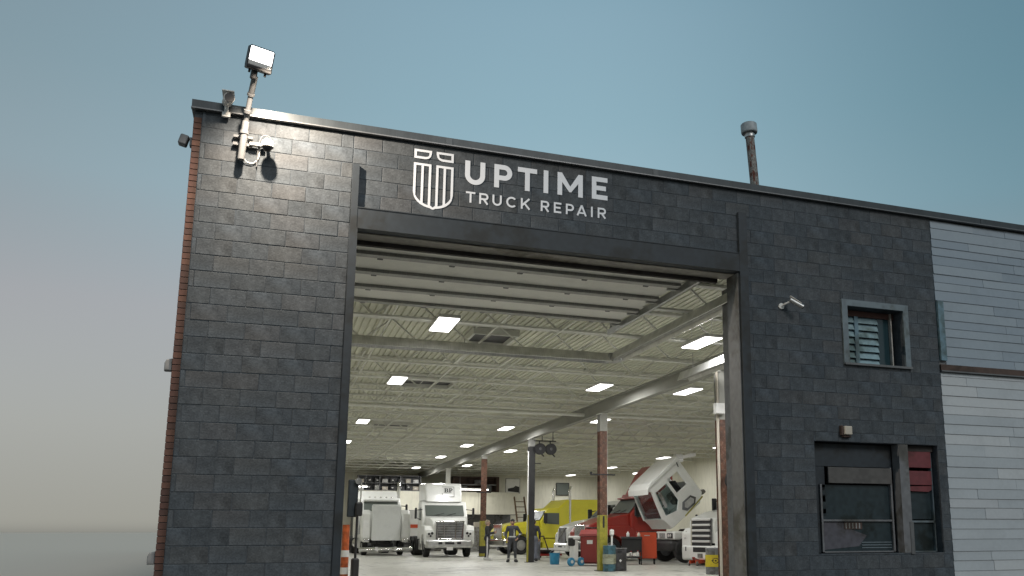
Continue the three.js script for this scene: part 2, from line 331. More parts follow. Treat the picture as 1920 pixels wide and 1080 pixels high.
{
  const zs = []; for (let z = -1.6; z > -54.5; z -= 2.4) zs.push(z);
  const span = (x0, x1) => {
    const g = [bb(x0, x1, 5.435, 5.475, -0.075, -0.008), bb(x0, x1, 5.435, 5.475, 0.008, 0.075), bb(x0, x1, 5.98, 6.03, -0.08, -0.008), bb(x0, x1, 5.98, 6.03, 0.008, 0.08)];
    const n = Math.round((x1 - x0) / 0.62), w = (x1 - x0) / n;
    for (let i = 0; i < n; i++) g.push(sbar([x0 + i * w, i % 2 ? 5.99 : 5.47, 0], [x0 + (i + 1) * w, i % 2 ? 5.47 : 5.99, 0], 0.034));
    return metric(mergeGeometries(g.map((q) => metric(q))));
  };
  const gA = span(0.215, 10.96), gB = span(11.14, 24.98);
  zs.forEach((z, i) => { for (const g of [gA, gB]) { const o = new THREE.Mesh(g, m.steelWhite); o.name = 'joist'; o.castShadow = o.receiveShadow = true; o.position.z = z; roof.add(o); } });
  P('girder', [bb(10.95, 11.15, 5.41, 5.44, -54.9, -WT - 0.02), bb(10.95, 11.15, 5.03, 5.06, -54.9, -WT - 0.02), bb(11.035, 11.065, 5.06, 5.41, -54.9, -WT - 0.02)], M('girder_paint', [0.36, 0.36, 0.33], { map: T.paint, roughness: 0.9, specularIntensity: 0.3 }), roof);
  for (const x of [3.1, 5.3, 7.7, 14.2, 17.6, 21]) P('bridging_rod', [sbar([x, 5.49, -54], [x, 5.49, -0.5], 0.03), sbar([x + 0.05, 5.975, -54], [x + 0.05, 5.975, -0.5], 0.03)], m.steelWhite, roof);
  P('sprinkler_pipe', [bar([0.3, 5.2, -17.6], [24.9, 5.2, -17.6], 0.055), ...[4, 8, 13, 17, 21].map((x) => bar([x, 5.2, -17.6], [x, 6.03, -17.6], 0.012))], m.steelWhite, roof);
  P('sprinkler_pipe', [bar([18.3, 5.33, -54], [18.3, 5.33, -1], 0.03)], m.steelWhite, roof);
  P('conduit', [bar([14.9, 5.4, -54], [14.9, 5.4, -1], 0.018), bar([6.6, 5.42, -54], [6.6, 5.42, -5], 0.016)], m.steelWhite, roof);
}
// unseen box added behind the two right-hand openings to keep them dim
P('added_dark_box', [bb(8.35, 8.4, 0, 5.4, -2.4, -WT - 0.01), bb(10.88, 10.93, 0, 5.4, -2.4, -WT - 0.01), bb(8.4, 10.88, 0, 5.4, -2.4, -2.35), bb(8.35, 10.93, 5.4, 5.44, -2.4, -WT - 0.01)], m.grey, garage);

// ---- upper window: casing, louvres ----
{
  const w = P('window', [bb(9.115, 9.215, 3.75, 4.765, -0.02, 0.03), bb(10.262, 10.36, 3.75, 4.765, -0.02, 0.03), bb(9.215, 10.262, 4.668, 4.765, -0.02, 0.03)], m.winFrame, garage);
  P('sill', [bb(9.12, 10.37, 3.735, 3.768, -0.3, 0.05)], m.copingEdge, w);
  P('head_board', bb(9.225, 10.255, 4.57, 4.66, -0.24, -0.2), M('russet_board', [0.1, 0.045, 0.035], { map: T.grime, roughness: 0.7 }), w);
  P('mullion', bb(9.5, 9.57, 3.77, 4.57, -0.25, -0.2), m.sidingFrame, w);
  P('frame_edge', bb(10.165, 10.187, 3.77, 4.66, -0.26, -0.17), M('pale_frame', [0.42, 0.4, 0.37], { map: T.grime }), w);
  P('pane', bb(9.95, 10.165, 3.77, 4.57, -0.235, -0.225), M('dark_blue_glass', [0.02, 0.045, 0.055], { roughness: 0.1 }), w);
  for (let i = 0; i < 7; i++) {
    const y = 3.83 + i * 0.113;
    for (const [a, b] of [[9.23, 9.5], [9.57, 9.95]]) { const g = bx(b - a, 0.085, 0.008).rotateX(-0.35).translate((a + b) / 2, y, -0.22); P('louvre', g, m.slat, w); }
    P('rail', bb(9.23, 10.165, y + 0.045, y + 0.062, -0.255, -0.24), m.sidingFrame, w);
  }
}
// ---- lower opening with boards and dirty panes ----
{
  const w = P('boarded_window', [bb(10.03, 10.2, 0.92, 2.55, -0.16, 0.01)], m.grey, garage);
  P('upper_board', bb(8.55, 10.02, 2.2, 2.54, -0.2, -0.17), m.slate, w);
  P('side_board', bb(8.55, 8.8, 0.93, 2.2, -0.21, -0.18), m.slate, w);
  P('plank', rb(1.14, 0.24, 0.03, 9.39, 2.065, -0.12, 0.008), m.wood, w);
  P('pane', bb(8.72, 9.95, 1.415, 1.925, -0.19, -0.18), m.dimPane, w);
  P('pane', bb(8.72, 9.95, 0.95, 1.385, -0.19, -0.18), m.dimPane, w);
  P('frame', [bb(8.7, 9.97, 1.385, 1.412, -0.2, -0.14), bb(8.69, 8.72, 0.94, 1.93, -0.2, -0.14), bb(9.95, 9.98, 0.94, 2.2, -0.2, -0.13), bb(8.72, 9.95, 0.93, 0.95, -0.2, -0.14)], m.grey, w);
  P('shelf', [bb(8.75, 9.9, 1.74, 1.76, -0.3, -0.195), bb(8.75, 9.9, 1.1, 1.115, -0.3, -0.195), bb(9.1, 9.42, 1.56, 1.7, -0.215, -0.196)], m.midGrey, w);
  P('paper', plate([[8.73, 0.97], [9.35, 1.02], [9.5, 1.18], [9.12, 1.3], [9.08, 1.38], [8.73, 1.38]], -0.179, -0.176), M('grey_paper', [0.1, 0.098, 0.115], { map: T.grime, roughness: 0.9 }), w);
  P('blade_guard', [bb(9.1, 9.42, 1.27, 1.37, -0.176, -0.17)], m.brownTrim, w);
  for (let i = 0; i < 5; i++) P('slat', bb(9.12 + i * 0.06, 9.14 + i * 0.06, 1.28, 1.36, -0.17, -0.165), m.midGrey, w);
  P('louvre_rail', [0.99, 1.03, 1.07].map((y) => bb(9.4, 9.94, y, y + 0.012, -0.178, -0.17)), m.winFrame, w);
  P('red_panel', rb(0.53, 0.255, 0.03, 10.46, 2.335, -0.12, 0.008), m.redBoard, w);
  P('red_panel', rb(0.53, 0.22, 0.03, 10.46, 2.05, -0.125, 0.008), m.redBoard, w);
  P('red_panel', plate([[10.2, 1.92], [10.73, 1.93], [10.72, 1.87], [10.66, 1.84], [10.3, 1.85]], -0.16, -0.13), m.redBoard, w);
  P('pane', bb(10.21, 10.74, 1.42, 1.84, -0.19, -0.18), m.dimPane, w);
  P('pane', bb(10.22, 10.74, 0.94, 1.37, -0.19, -0.18), m.dimPane, w);
  P('frame', [bb(10.2, 10.76, 1.37, 1.4, -0.2, -0.14), bb(10.74, 10.765, 0.93, 2.5, -0.2, -0.14), bb(10.2, 10.76, 0.925, 0.94, -0.2, -0.14)], m.winFrame, w);
  P('bright_post', bb(10.15, 10.215, 0.9, 1.38, -0.13, 0.02), m.copingEdge, w);
  P('roller_housing', bb(10.21, 10.765, 2.46, 2.55, -0.2, -0.1), m.brownRubber, w);
}

// ================= painted sign =================
{
  const sign = thing('wall_sign', 'white shield emblem and lettering reading UPTIME TRUCK REPAIR above the bay door', 'sign', [0, 0, 0.003]);
  let kk = 0; const Z = () => 0.0024 + (kk++ % 9) * 0.00012;
  const stroke = (x0, y0, x1, y1, w) => { const dx = x1 - x0, dy = y1 - y0, L = Math.hypot(dx, dy), nx = -dy / L * w / 2, ny = dx / L * w / 2; return plate([[x0 + nx, y0 + ny], [x0 - nx, y0 - ny], [x1 - nx, y1 - ny], [x1 + nx, y1 + ny]], 0.002, Z()); };
  const arc = (cx, cy, rx, ry, a0, a1, w) => { const o = [], n = 18; for (let i = 0; i <= n; i++) { const a = a0 + (a1 - a0) * i / n; o.push([cx + (rx + w / 2) * Math.cos(a), cy + (ry + w / 2) * Math.sin(a)]); } for (let i = n; i >= 0; i--) { const a = a0 + (a1 - a0) * i / n; o.push([cx + (rx - w / 2) * Math.cos(a), cy + (ry - w / 2) * Math.sin(a)]); } return plate(a1 > a0 ? o : o.reverse(), 0.002, Z()); };
  const PI = Math.PI;
  function glyph(ch, x0, x1, y, h, w) {
    const x = x0 + w / 2, X = x1 - w / 2, W = x1 - x0, g = [];
    const bowl = (yb) => { const r = (y + h - yb - w) / 2 , cy = (y + h + yb) / 2, cx = x1 - w / 2 - r; g.push(stroke(x0, y + h - w / 2, cx, y + h - w / 2, w), stroke(x0, yb + w / 2, cx, yb + w / 2, w), arc(cx, cy, r, r, -PI / 2, PI / 2, w)); };
    if (ch === 'U') { const r = (X - x) / 2; g.push(stroke(x, y + h, x, y + w / 2 + r, w), stroke(X, y + h, X, y + w / 2 + r, w), arc((x + X) / 2, y + w / 2 + r, r, r, PI, 2 * PI, w)); }
    if (ch === 'P') { g.push(stroke(x, y, x, y + h, w)); bowl(y + h * 0.33); }
    if (ch === 'R') { g.push(stroke(x, y, x, y + h, w)); bowl(y + h * 0.37); g.push(stroke(x0 + W * 0.52, y + h * 0.42, X + w * 0.1, y, w)); }
    if (ch === 'T') g.push(stroke(x0, y + h - w / 2, x1, y + h - w / 2, w), stroke((x0 + x1) / 2, y, (x0 + x1) / 2, y + h - w / 2, w));
    if (ch === 'I') g.push(stroke((x0 + x1) / 2, y, (x0 + x1) / 2, y + h, w));
    if (ch === 'M') g.push(stroke(x, y, x, y + h, w), stroke(X, y, X, y + h, w), plate([[x0, y + h], [x0 + w * 0.95, y + h], [(x0 + x1) / 2, y + h * 0.42], [x1 - w * 0.95, y + h], [x1, y + h], [x1, y + h * 0.86], [(x0 + x1) / 2 + w * 0.2, y + h * 0.17], [(x0 + x1) / 2 - w * 0.2, y + h * 0.17], [x0, y + h * 0.86]].reverse(), 0.002, Z()));
    if (ch === 'E') g.push(stroke(x, y, x, y + h, w), stroke(x0, y + h - w / 2, x1, y + h - w / 2, w), stroke(x0, y + w / 2, x1, y + w / 2, w), stroke(x0, y + h * 0.51, x1 - W * 0.1, y + h * 0.51, w));
    if (ch === 'C') { const r = (h - w) / 2; g.push(arc(x0 + w / 2 + r, y + h / 2, r, r, PI * 0.24, PI * 1.76, w)); }
    if (ch === 'K') g.push(stroke(x, y, x, y + h, w), stroke(x0 + w * 0.6, y + h * 0.32, X + w * 0.1, y + h, w), stroke(x0 + W * 0.36, y + h * 0.56, X + w * 0.2, y, w));
    if (ch === 'A') g.push(stroke(x0 + w * 0.5, y, (x0 + x1) / 2, y + h, w), stroke(x1 - w * 0.5, y, (x0 + x1) / 2, y + h, w), stroke(x0 + W * 0.2, y + h * 0.27, x1 - W * 0.2, y + h * 0.27, w * 0.9));
    P('letter', g, m.letter, sign);
  }
  for (const [c, a, b] of [['U', 3.236, 3.51], ['P', 3.635, 3.884], ['T', 3.963, 4.236], ['I', 4.331, 4.398], ['M', 4.532, 4.904], ['E', 5.038, 5.274]]) glyph(c, a, b, 5.818 + (a - 3.236) * 0.018, 0.332, 0.068);
  for (const [c, a, b] of [['T', 3.256, 3.383], ['R', 3.437, 3.562], ['U', 3.617, 3.745], ['C', 3.808, 3.95], ['K', 4.012, 4.142], ['R', 4.294, 4.415], ['E', 4.482, 4.59], ['P', 4.656, 4.774], ['A', 4.813, 4.964], ['I', 5.026, 5.052], ['R', 5.126, 5.25]]) glyph(c, a, b, 5.56 + (a - 3.256) * 0.009, 0.153, 0.026);
  // emblem: two eye-shaped caps and a striped shield
  const E_ = [], w = 0.032, cx = 2.82;
  const cap = (s) => { const o = [[-0.26, 0], [-0.26, -0.128], [-0.11, -0.128], [-0.07, -0.115], [-0.043, -0.085], [-0.032, -0.045], [-0.03, 0]], i = [[-0.26 + w, -w], [-0.26 + w, -0.128 + w], [-0.115, -0.128 + w], [-0.085, -0.115 + w * 0.8], [-0.068, -0.075], [-0.062, -w]]; const f = (p) => [cx + s * p[0], 6.21 + p[1]]; return plate(s > 0 ? o.map(f) : o.map(f).reverse(), 0.002, Z(), 0, [i.map(f)]); };
  P('emblem_cap', cap(1), m.letter, sign); P('emblem_cap', cap(-1), m.letter, sign);
  P('emblem_base', arc(cx, 5.445, 0.0325, 0.0325, PI, 2 * PI, 0.03), m.letter, sign);
  for (const s of [-1, 1]) {
    const yB = (x) => 5.62 - 0.21 * Math.sqrt(Math.max(0, 1 - (x / 0.262) ** 2)), o = [], X0 = 0.032, X1 = 0.262;
    const half = [[X0, 6.02], [X1, 6.02]]; for (let i = 0; i <= 14; i++) { const x = X1 + (X0 - X1) * i / 14; half.push([x, yB(x)]); }
    const hole = (a, b) => { const h = [[a, 6.02 - w], [b, 6.02 - w]]; for (let i = 0; i <= 6; i++) { const x = b + (a - b) * i / 6; h.push([x, yB(Math.min(0.245, x * 1.06)) + w]); } return h.map((p) => [cx + s * p[0], p[1]]); };
    const q = half.map((p) => [cx + s * p[0], p[1]]);
    P('emblem_shield', plate(s > 0 ? q.reverse() : q, 0.002, Z(), 0, [hole(X0 + w, X0 + w + 0.066), hole(X0 + w * 2 + 0.066, X1 - w)]), m.letter, sign);
  }
}

// ================= neighbouring front clad in pale siding boards =================
{
  const ann = thing('siding_front', 'pale grey wall of long overlapping siding boards beside the dark block garage', 'wall');
  P('backing', bb(XR + 0.002, 25.2, 0, 6.285, -0.3, -0.02), m.grey, ann);
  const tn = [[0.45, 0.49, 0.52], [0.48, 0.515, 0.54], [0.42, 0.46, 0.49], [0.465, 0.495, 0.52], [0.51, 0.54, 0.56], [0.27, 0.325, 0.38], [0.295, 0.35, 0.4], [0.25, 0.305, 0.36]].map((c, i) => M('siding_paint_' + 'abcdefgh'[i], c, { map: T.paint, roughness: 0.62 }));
  const geo = (w, h) => { const b = plate([[-0.022, 0], [-0.004, 0], [-0.002, 0.006], [-0.012, h], [-0.022, h]], 0, w).rotateY(-Math.PI / 2); return b.translate(w / 2, 0, 0); };
  const far = [];
  for (const [y0, y1] of [[0.0, 3.735], [3.86, 6.268]]) {
    for (let y = y0; y < y1 - 0.05;) {
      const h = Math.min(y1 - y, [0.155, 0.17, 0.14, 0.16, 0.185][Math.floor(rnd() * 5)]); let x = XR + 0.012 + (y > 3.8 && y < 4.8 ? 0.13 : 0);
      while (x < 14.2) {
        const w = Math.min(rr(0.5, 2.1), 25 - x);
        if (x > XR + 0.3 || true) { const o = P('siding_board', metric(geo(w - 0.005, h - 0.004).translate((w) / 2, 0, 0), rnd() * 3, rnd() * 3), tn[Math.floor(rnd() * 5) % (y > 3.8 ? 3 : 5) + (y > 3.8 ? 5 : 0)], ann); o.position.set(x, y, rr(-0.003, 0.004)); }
        x += w;
      }
      far.push(geo(25.15 - x, h - 0.004).translate((25.15 - x) / 2 + x, y, 0));
      y += h;
    }
  }
  const f = P('siding_boards', far, tn[0], ann); f.userData.kind = 'stuff';
  P('trim_band', [bb(XR + 0.004, 25.15, 3.76, 3.855, -0.02, 0.03)], m.brownTrim, ann);
  P('band_flashing', [bb(XR + 0.004, 25.15, 3.738, 3.758, -0.02, 0.045)], m.copingEdge, ann);
  P('corner_strip', bb(XR + 0.02, 11.07, 3.92, 4.9, -0.02, 0.035), m.sidingFrame, ann);
}

// ================= fittings on the outside wall =================
{ // floodlight on a pole
  const t = thing('floodlight', 'lit floodlight on a slim grey pole above the left corner of the wall', 'floodlight', [0.47, 5.7, 0]);
  const q = (x, y, z) => [x - 0.47, y - 5.7, z];
  P('pole', [bar(q(0.475, 5.70, 0.1), q(0.5, 6.18, 0.13), 0.042, 0.042, 14), bar(q(0.5, 6.18, 0.13), q(0.54, 6.46, 0.28), 0.031, 0.031, 14), bar(q(0.54, 6.46, 0.28), q(0.58, 6.62, 0.47), 0.036, 0.036, 14)], m.poleGrey, t);
  P('clamp', [bar(q(0.49, 6.02, 0.12), q(0.492, 6.06, 0.122), 0.052, 0.052, 14), bar(q(0.512, 6.27, 0.19), q(0.516, 6.3, 0.21), 0.046, 0.046, 14), bar(q(0.54, 6.46, 0.28), q(0.544, 6.48, 0.3), 0.044, 0.044, 14)], m.poleGrey, t);
  P('bracket', [bb(-0.1, 0.12, 0.2, 0.235, 0.005, 0.06), bb(-0.1, 0.12, 0.3, 0.33, 0.005, 0.06), bb(-0.03, 0.06, 0.2, 0.5, 0.005, 0.03)], m.poleGrey, t);
  P('cable', tube([q(0.5, 5.78, 0.06), q(0.52, 5.72, 0.03), q(0.6, 5.7, 0.02), q(0.66, 5.76, 0.02), q(0.68, 5.9, 0.03)], 0.007), m.matteWhite, t);
  const head = new THREE.Group(); head.position.set(...q(0.624, 6.79, 0.56)); head.rotation.set(0.35, 0.25, -0.14); head.name = 'lamp_head'; t.add(head);
  P('knuckle', rb(0.07, 0.13, 0.08, -0.03, -0.17, -0.02, 0.02), m.darkSteel, head);
  for (const x of [-0.09, 0.09]) P('bolt', bar([x, -0.13, 0], [x, -0.17, 0], 0.014), m.darkSteel, head);
  P('housing', [rb(0.29, 0.05, 0.14, 0, -0.105, 0.01, 0.015), rb(0.29, 0.25, 0.05, 0, 0.02, -0.055, 0.02), bb(-0.145, -0.13, -0.1, 0.13, -0.03, 0.05), bb(0.13, 0.145, -0.1, 0.13, -0.03, 0.05), bb(-0.13, 0.13, 0.13, 0.145, -0.03, 0.05)], m.darkSteel, head);
  P('reflector', bb(-0.13, 0.13, -0.08, -0.03, -0.02, 0.056), m.matteWhite, head);
  P('lens', rb(0.26, 0.165, 0.03, 0, 0.05, 0.045, 0.012), M('lamp_lens', [0.9, 0.9, 0.9], { glow: [1, 0.97, 0.95], emissiveIntensity: 6 }), head);
  const sp = new THREE.SpotLight(new THREE.Color(1, 0.84, 0.67), FLOOD_I, 0, 86 * Math.PI / 180, 1, 2);
  sp.position.set(...q(0.66, 6.68, 0.8)); sp.target.position.set(...q(0.66 + 0.42, 6.68 - 0.8, 0.8 + 0.02)); sp.castShadow = true; sp.shadow.radius = 2.2; t.add(sp, sp.target);
}
{ // bullet camera on the roof edge
  const t = thing('security_camera', 'small dome-ended white security camera on the roof edge left of the floodlight pole', 'camera', [0.27, 6.33, 0.07]); t.scale.setScalar(1.15);
  P('body', [bar([0, 0.07, 0.02], [0.03, 0.06, 0.17], 0.052, 0.055, 14)], m.matteWhite, t);
  P('lens', [bar([0.03, 0.06, 0.165], [0.031, 0.06, 0.178], 0.05, 0.05, 14)], m.black, t);
  P('sun_shield', [rb(0.12, 0.014, 0.2, 0.015, 0.125, 0.1, 0.005)], m.matteWhite, t);
  P('mount', [bar([0, -0.06, 0.0], [0, 0.03, 0.03], 0.022), bx(0.08, 0.05, 0.03, 0, -0.06, 0)], m.matteWhite, t);
}
{ // round white dish camera with junction arm
  const t = thing('security_camera', 'round white dome camera on a short arm right of the floodlight pole', 'camera', [0.73, 5.93, 0]); t.scale.setScalar(1.2);
  P('dome', [new THREE.SphereGeometry(0.062, 18, 12, 0, Math.PI * 2, 0, Math.PI / 2).translate(0.03, -0.02, 0.15), bar([0.03, -0.05, 0.15], [0.03, -0.02, 0.15], 0.062, 0.062, 18)], m.matteWhite, t);
  P('glass_dome', new THREE.SphereGeometry(0.048, 16, 10, 0, Math.PI * 2, Math.PI / 2, Math.PI / 2).translate(0.03, -0.05, 0.15), m.black, t);
  P('arm', [bar([0.03, 0.02, 0.15], [0.02, 0.05, 0.0], 0.016), rb(0.15, 0.035, 0.05, -0.07, 0, 0.05, 0.01), rb(0.07, 0.07, 0.03, 0.02, 0.05, 0.012, 0.01)], m.matteWhite, t);
  P('cable', tube([[0.05, 0.04, 0.05], [0.05, 0.1, 0.05], [-0.02, 0.11, 0.05], [-0.05, 0.04, 0.05], [-0.06, -0.06, 0.03], [-0.065, -0.22, 0.015]], 0.006), m.grey, t);
}
{ // bullet camera right of the doorway
  const t = thing('security_camera', 'white bullet camera angled down on the dark wall right of the doorway', 'camera', [8.05, 4.575, 0]);
  P('body', [bar([0.06, 0.05, 0.16], [0.24, -0.06, 0.22], 0.034, 0.036, 14)], m.galv, t);
  P('lens', [bar([0.238, -0.059, 0.219], [0.25, -0.067, 0.223], 0.03, 0.03, 12)], m.black, t);
  P('mount', [disc(0.045, 0.02, 'z', 0, -0.02, 0.012, 14), bar([0, -0.02, 0.02], [0.02, 0.0, 0.1], 0.014), bar([0.02, 0.0, 0.1], [0.09, 0.03, 0.165], 0.014)], m.matteWhite, t);
  P('sun_shield', rb(0.06, 0.006, 0.2, 0, 0, 0, 0.003).rotateX(0.15).rotateY(1.25).rotateZ(-0.52).translate(0.14, 0.042, 0.19), m.matteWhite, t);
}
{
  const t = thing('alarm_box', 'small cream wall box above the boarded opening', 'box', [9.06, 2.7, 0]);
  P('cover', [rb(0.13, 0.13, 0.09, 0.02, 0.02, 0.052, 0.015)], m.cream, t);
  P('side_plate', [rb(0.035, 0.15, 0.06, -0.07, 0.02, 0.034, 0.008), rb(0.14, 0.03, 0.05, 0.02, -0.065, 0.03, 0.008)], m.brownTrim, t);
}
// wall lamps on the brick side
for (const [y, s, lab, dark] of [[5.93, 1.25, 'boxy grey wall lamp high on the brick edge of the left side', 0], [3.15, 1, 'small half-round wall lamp midway up the brick edge', 1], [0.96, 0.85, 'small wall lamp low on the brick edge at the photo bottom', 1]]) {
  const t = thing('wall_lamp', lab, 'wall lamp', [-0.095, y, dark ? -0.1 : -0.15], 0, 'lamps on the brick side wall');
  const g = dark ? [prof([[0, -0.07], [0.08, -0.07], [0.08, 0.02], [0.06, 0.06], [0, 0.075]], 0.12 * s, 0.012).rotateY(-Math.PI / 2).translate(0, 0, 0)] : [rb(0.1, 0.13, 0.12, -0.1, -0.01, 0, 0.02).rotateZ(-0.25)];
  P('hood', g, dark ? m.midGrey : m.grey, t);
  P('back_plate', bb(-0.03, 0.001, -0.05, 0.05, -0.05, 0.05), m.grey, t);
  if (!dark) P('arm', bar([-0.1, 0.06, 0], [0, 0.05, 0], 0.014), m.grey, t);
}
{ // roof vent pipe, leaning
  const t = thing('vent_pipe', 'rust streaked roof vent pipe with a pale cap leaning behind the parapet', 'vent pipe', [9.57, 6.25, -3], 0);
  t.rotation.z = 0.075;
  P('pipe', new THREE.CylinderGeometry(0.084, 0.087, 2.6, 24, 6).translate(0, 1.3, 0), m.rustPipe, t);
  P('collar', new THREE.CylinderGeometry(0.1, 0.1, 0.1, 24).translate(0, 2.6, 0), m.galv, t);
  P('cap', new THREE.LatheGeometry([[0.0, 2.83], [0.14, 2.83], [0.158, 2.81], [0.16, 2.66], [0.15, 2.63], [0.11, 2.63]].map((p) => new THREE.Vector2(...p)), 28), M('vent_cap', [0.36, 0.4, 0.42], { map: T.grime, roughness: 0.6 }), t);
}

// ================= overhead door, open under the roof =================
{
  const t = thing('overhead_door', 'raised cream sectional overhead door lying open under the roof', 'garage door', [4.4, 4.99, -0.45]);
  const n = 4, L = 0.86, X0 = -2.62, X1 = 2.52, skin = m.doorSkin;
  for (let i = 0; i < n; i++) {
    const z0 = -0.06 - i * L;
    const p = P('door_panel', [bb(X0, X1, 0.1, 0.145, z0 - L + 0.006, z0 - 0.006)], skin, t);
    P('stiffener', [bb(X0, X1, 0.05, 0.1, z0 - L + 0.14, z0 - L + 0.29)], m.strut, p);
    for (let k = 0; k < 5; k++) P('hinge', [bb(X0 + 0.5 + k * 1.03, X0 + 0.58 + k * 1.03, 0.08, 0.099, z0 - L - 0.03, z0 - L + 0.03)], m.darkSteel, p);
    P('roller_bracket', [bb(X1 - 0.13, X1 + 0.02, 0.04, 0.098, z0 - L + 0.03, z0 - L + 0.1), bar([X1, 0.06, z0 - L + 0.07], [X1 + 0.1, 0.06, z0 - L + 0.07], 0.012), disc(0.04, 0.02, 'x', X1 + 0.1, 0.06, z0 - L + 0.07, 12)], m.strut, p);
  }
  P('bottom_seal', bb(X0, X1, 0.085, 0.15, -0.075, 0.0), m.brownRubber, t);
  for (const x of [X0 - 0.06, X1 + 0.09]) P('track', [bb(x - 0.03, x + 0.03, 0.0, 0.012, -4.1, 0.05), bb(x - 0.03, x - 0.02, 0.012, 0.1, -4.1, 0.05), bb(x + 0.02, x + 0.03, 0.0, 0.14, -4.1, 0.05), bb(x - 0.015, x + 0.015, 0.1, 0.5, -3.98, -3.95), bb(x - 0.015, x + 0.015, 0.1, 0.5, -1.1, -1.07)], m.galv, t);
}
// ================= tube heaters =================
function heater(label, pts, group) {
  const t = thing('tube_heater', label, 'heater', [0, 0, 0], 0, group);
  for (let i = 0; i + 1 < pts.length; i++) {
    const [ax, az] = pts[i], [cx, cz] = pts[i + 1], L = Math.hypot(cx - ax, cz - az), y = pts.y;
    const refl = plate([[-0.17, -0.12], [-0.155, -0.125], [-0.075, 0.07], [0.075, 0.07], [0.155, -0.125], [0.17, -0.12], [0.085, 0.085], [-0.085, 0.085]].reverse(), -L / 2, L / 2).rotateY(Math.atan2(cx - ax, cz - az)).translate((ax + cx) / 2, y, (az + cz) / 2);
    P('reflector', refl, m.alu, t);
    P('burner_tube', bar([ax, y - 0.05, az], [cx, y - 0.05, cz], 0.05, 0.05, 12), m.strut, t);
    for (let k = 0.1; k < 1; k += 0.4) P('hanger', bar([ax + (cx - ax) * k, y + 0.08, az + (cz - az) * k], [ax + (cx - ax) * k, 5.45, az + (cz - az) * k], 0.008), m.strut, t);
  }
  return t;
}
{
  const a = [[1.4, -7.95], [8.35, -7.95]]; a.y = 5.27; const h1 = heater('long tube heater hung crosswise before the nearest roof hatch, bent at its right end', a);
  const y = 5.27;
  P('reflector', plate([[-0.17, -0.12], [-0.155, -0.125], [-0.075, 0.07], [0.075, 0.07], [0.155, -0.125], [0.17, -0.12], [0.085, 0.085], [-0.085, 0.085]].reverse(), -2.85, 2.85).translate(8.42, y, -4.9), m.alu, h1);
  P('burner_tube', [bar([8.42, y - 0.05, -7.9], [8.42, y - 0.05, -2], 0.05, 0.05, 12), new THREE.SphereGeometry(0.065, 12, 8).translate(8.4, y - 0.05, -7.93)], m.strut, h1);
  P('elbow', [rb(0.36, 0.2, 0.36, 8.42, y - 0.01, -7.97, 0.05)], m.galv, h1);
  const b = [[10.35, -8.2], [10.2, -2.5]]; b.y = 4.98; heater('short tube heater below the girder by the right door post', b);
}
// ================= roof hatches =================
for (const [x, z, w, d, lab] of [[5.85, -9.75, 1.0, 1.35, 'dark square roof hatch behind the crosswise heater'], [5.5, -16.85, 1.5, 1.3, 'second dark louvred roof hatch, deeper into the hall'], [5.85, -29, 1.6, 1.5, 'third roof hatch, small and far down the hall']]) {
  const t = thing('roof_hatch', lab, 'roof hatch', [x, 5.9, z], 0, 'roof hatches');
  P('shade_panel', bb(-w / 2, w / 2, 0.06, 0.1, -d / 2, d / 2), M('shaft_shade', [0.05, 0.05, 0.055], { map: T.metal, roughness: 0.5 }), t);  // dark sheet: shade of the unlit shaft put into its colour
  P('curb', [bb(-w / 2 - 0.06, w / 2 + 0.06, -0.06, 0.1, -d / 2 - 0.06, -d / 2), bb(-w / 2 - 0.06, w / 2 + 0.06, -0.06, 0.1, d / 2, d / 2 + 0.06), bb(-w / 2 - 0.06, -w / 2, -0.06, 0.1, -d / 2, d / 2), bb(w / 2, w / 2 + 0.06, -0.06, 0.1, -d / 2, d / 2)], m.steelWhite, t);
  for (const s of [-1, 1]) P('frame_angle', sbar([s * (w / 2 + 0.1), -0.4, d / 2 + 0.4], [s * (w / 2 + 0.1), -0.4, -d / 2 - 0.7], 0.05), m.steelWhite, t);
}
// ================= ceiling lights =================
{
  const spots = [];
  const names = { a: 'in the left row', b: 'in the middle row left of the girder', c: 'in the row right of the girder', d: 'in the row along the right wall' };
  for (const z of [-6.3, -13.45, -23.3, -31.5, -39, -47.5]) spots.push([4.12, z, 'a']);
  for (const z of [-6.1, -12.7, -23.75, -31.5, -38.6, -47.7]) spots.push([9.8, z, 'b']);
  for (const z of [-5.5, -12.5, -20.1, -33.7, -44.7]) spots.push([12.55, z, 'c']);
  for (const z of [-6, -14, -21, -28, -35.1, -43.5, -52]) spots.push([21.9, z, 'd']);
  const glow = M('light_diffuser', [0.9, 0.9, 0.88], { glow: [1, 0.985, 0.94], emissiveIntensity: 5 });
  const ord = ['nearest', 'second', 'third', 'fourth', 'fifth', 'sixth', 'seventh'], count = {};
  for (const [x, z, r] of spots) {
    const k = count[r] = (count[r] ?? -1) + 1;
    const t = thing('ceiling_light', `bright rectangular ceiling light, ${ord[k]} from the door ${names[r]}`, 'light', [x, 5.34, z], 0, 'ceiling lights of the hall');
    P('housing', [rb(0.44, 0.07, 1.25, 0, 0.05, 0, 0.02), bar([0, 0.08, 0.5], [0, 0.69, 0.5], 0.006), bar([0, 0.08, -0.5], [0, 0.69, -0.5], 0.006)], m.matteWhite, t);
    P('diffuser', bb(-0.2, 0.2, -0.002, 0.016, -0.6, 0.6), glow, t);
    const l = new THREE.RectAreaLight(new THREE.Color(1, 0.99, 0.97), LIGHT_I, 0.4, 1.2); l.position.set(0, -0.008, 0); l.rotation.x = -Math.PI / 2; t.add(l);
  }
}
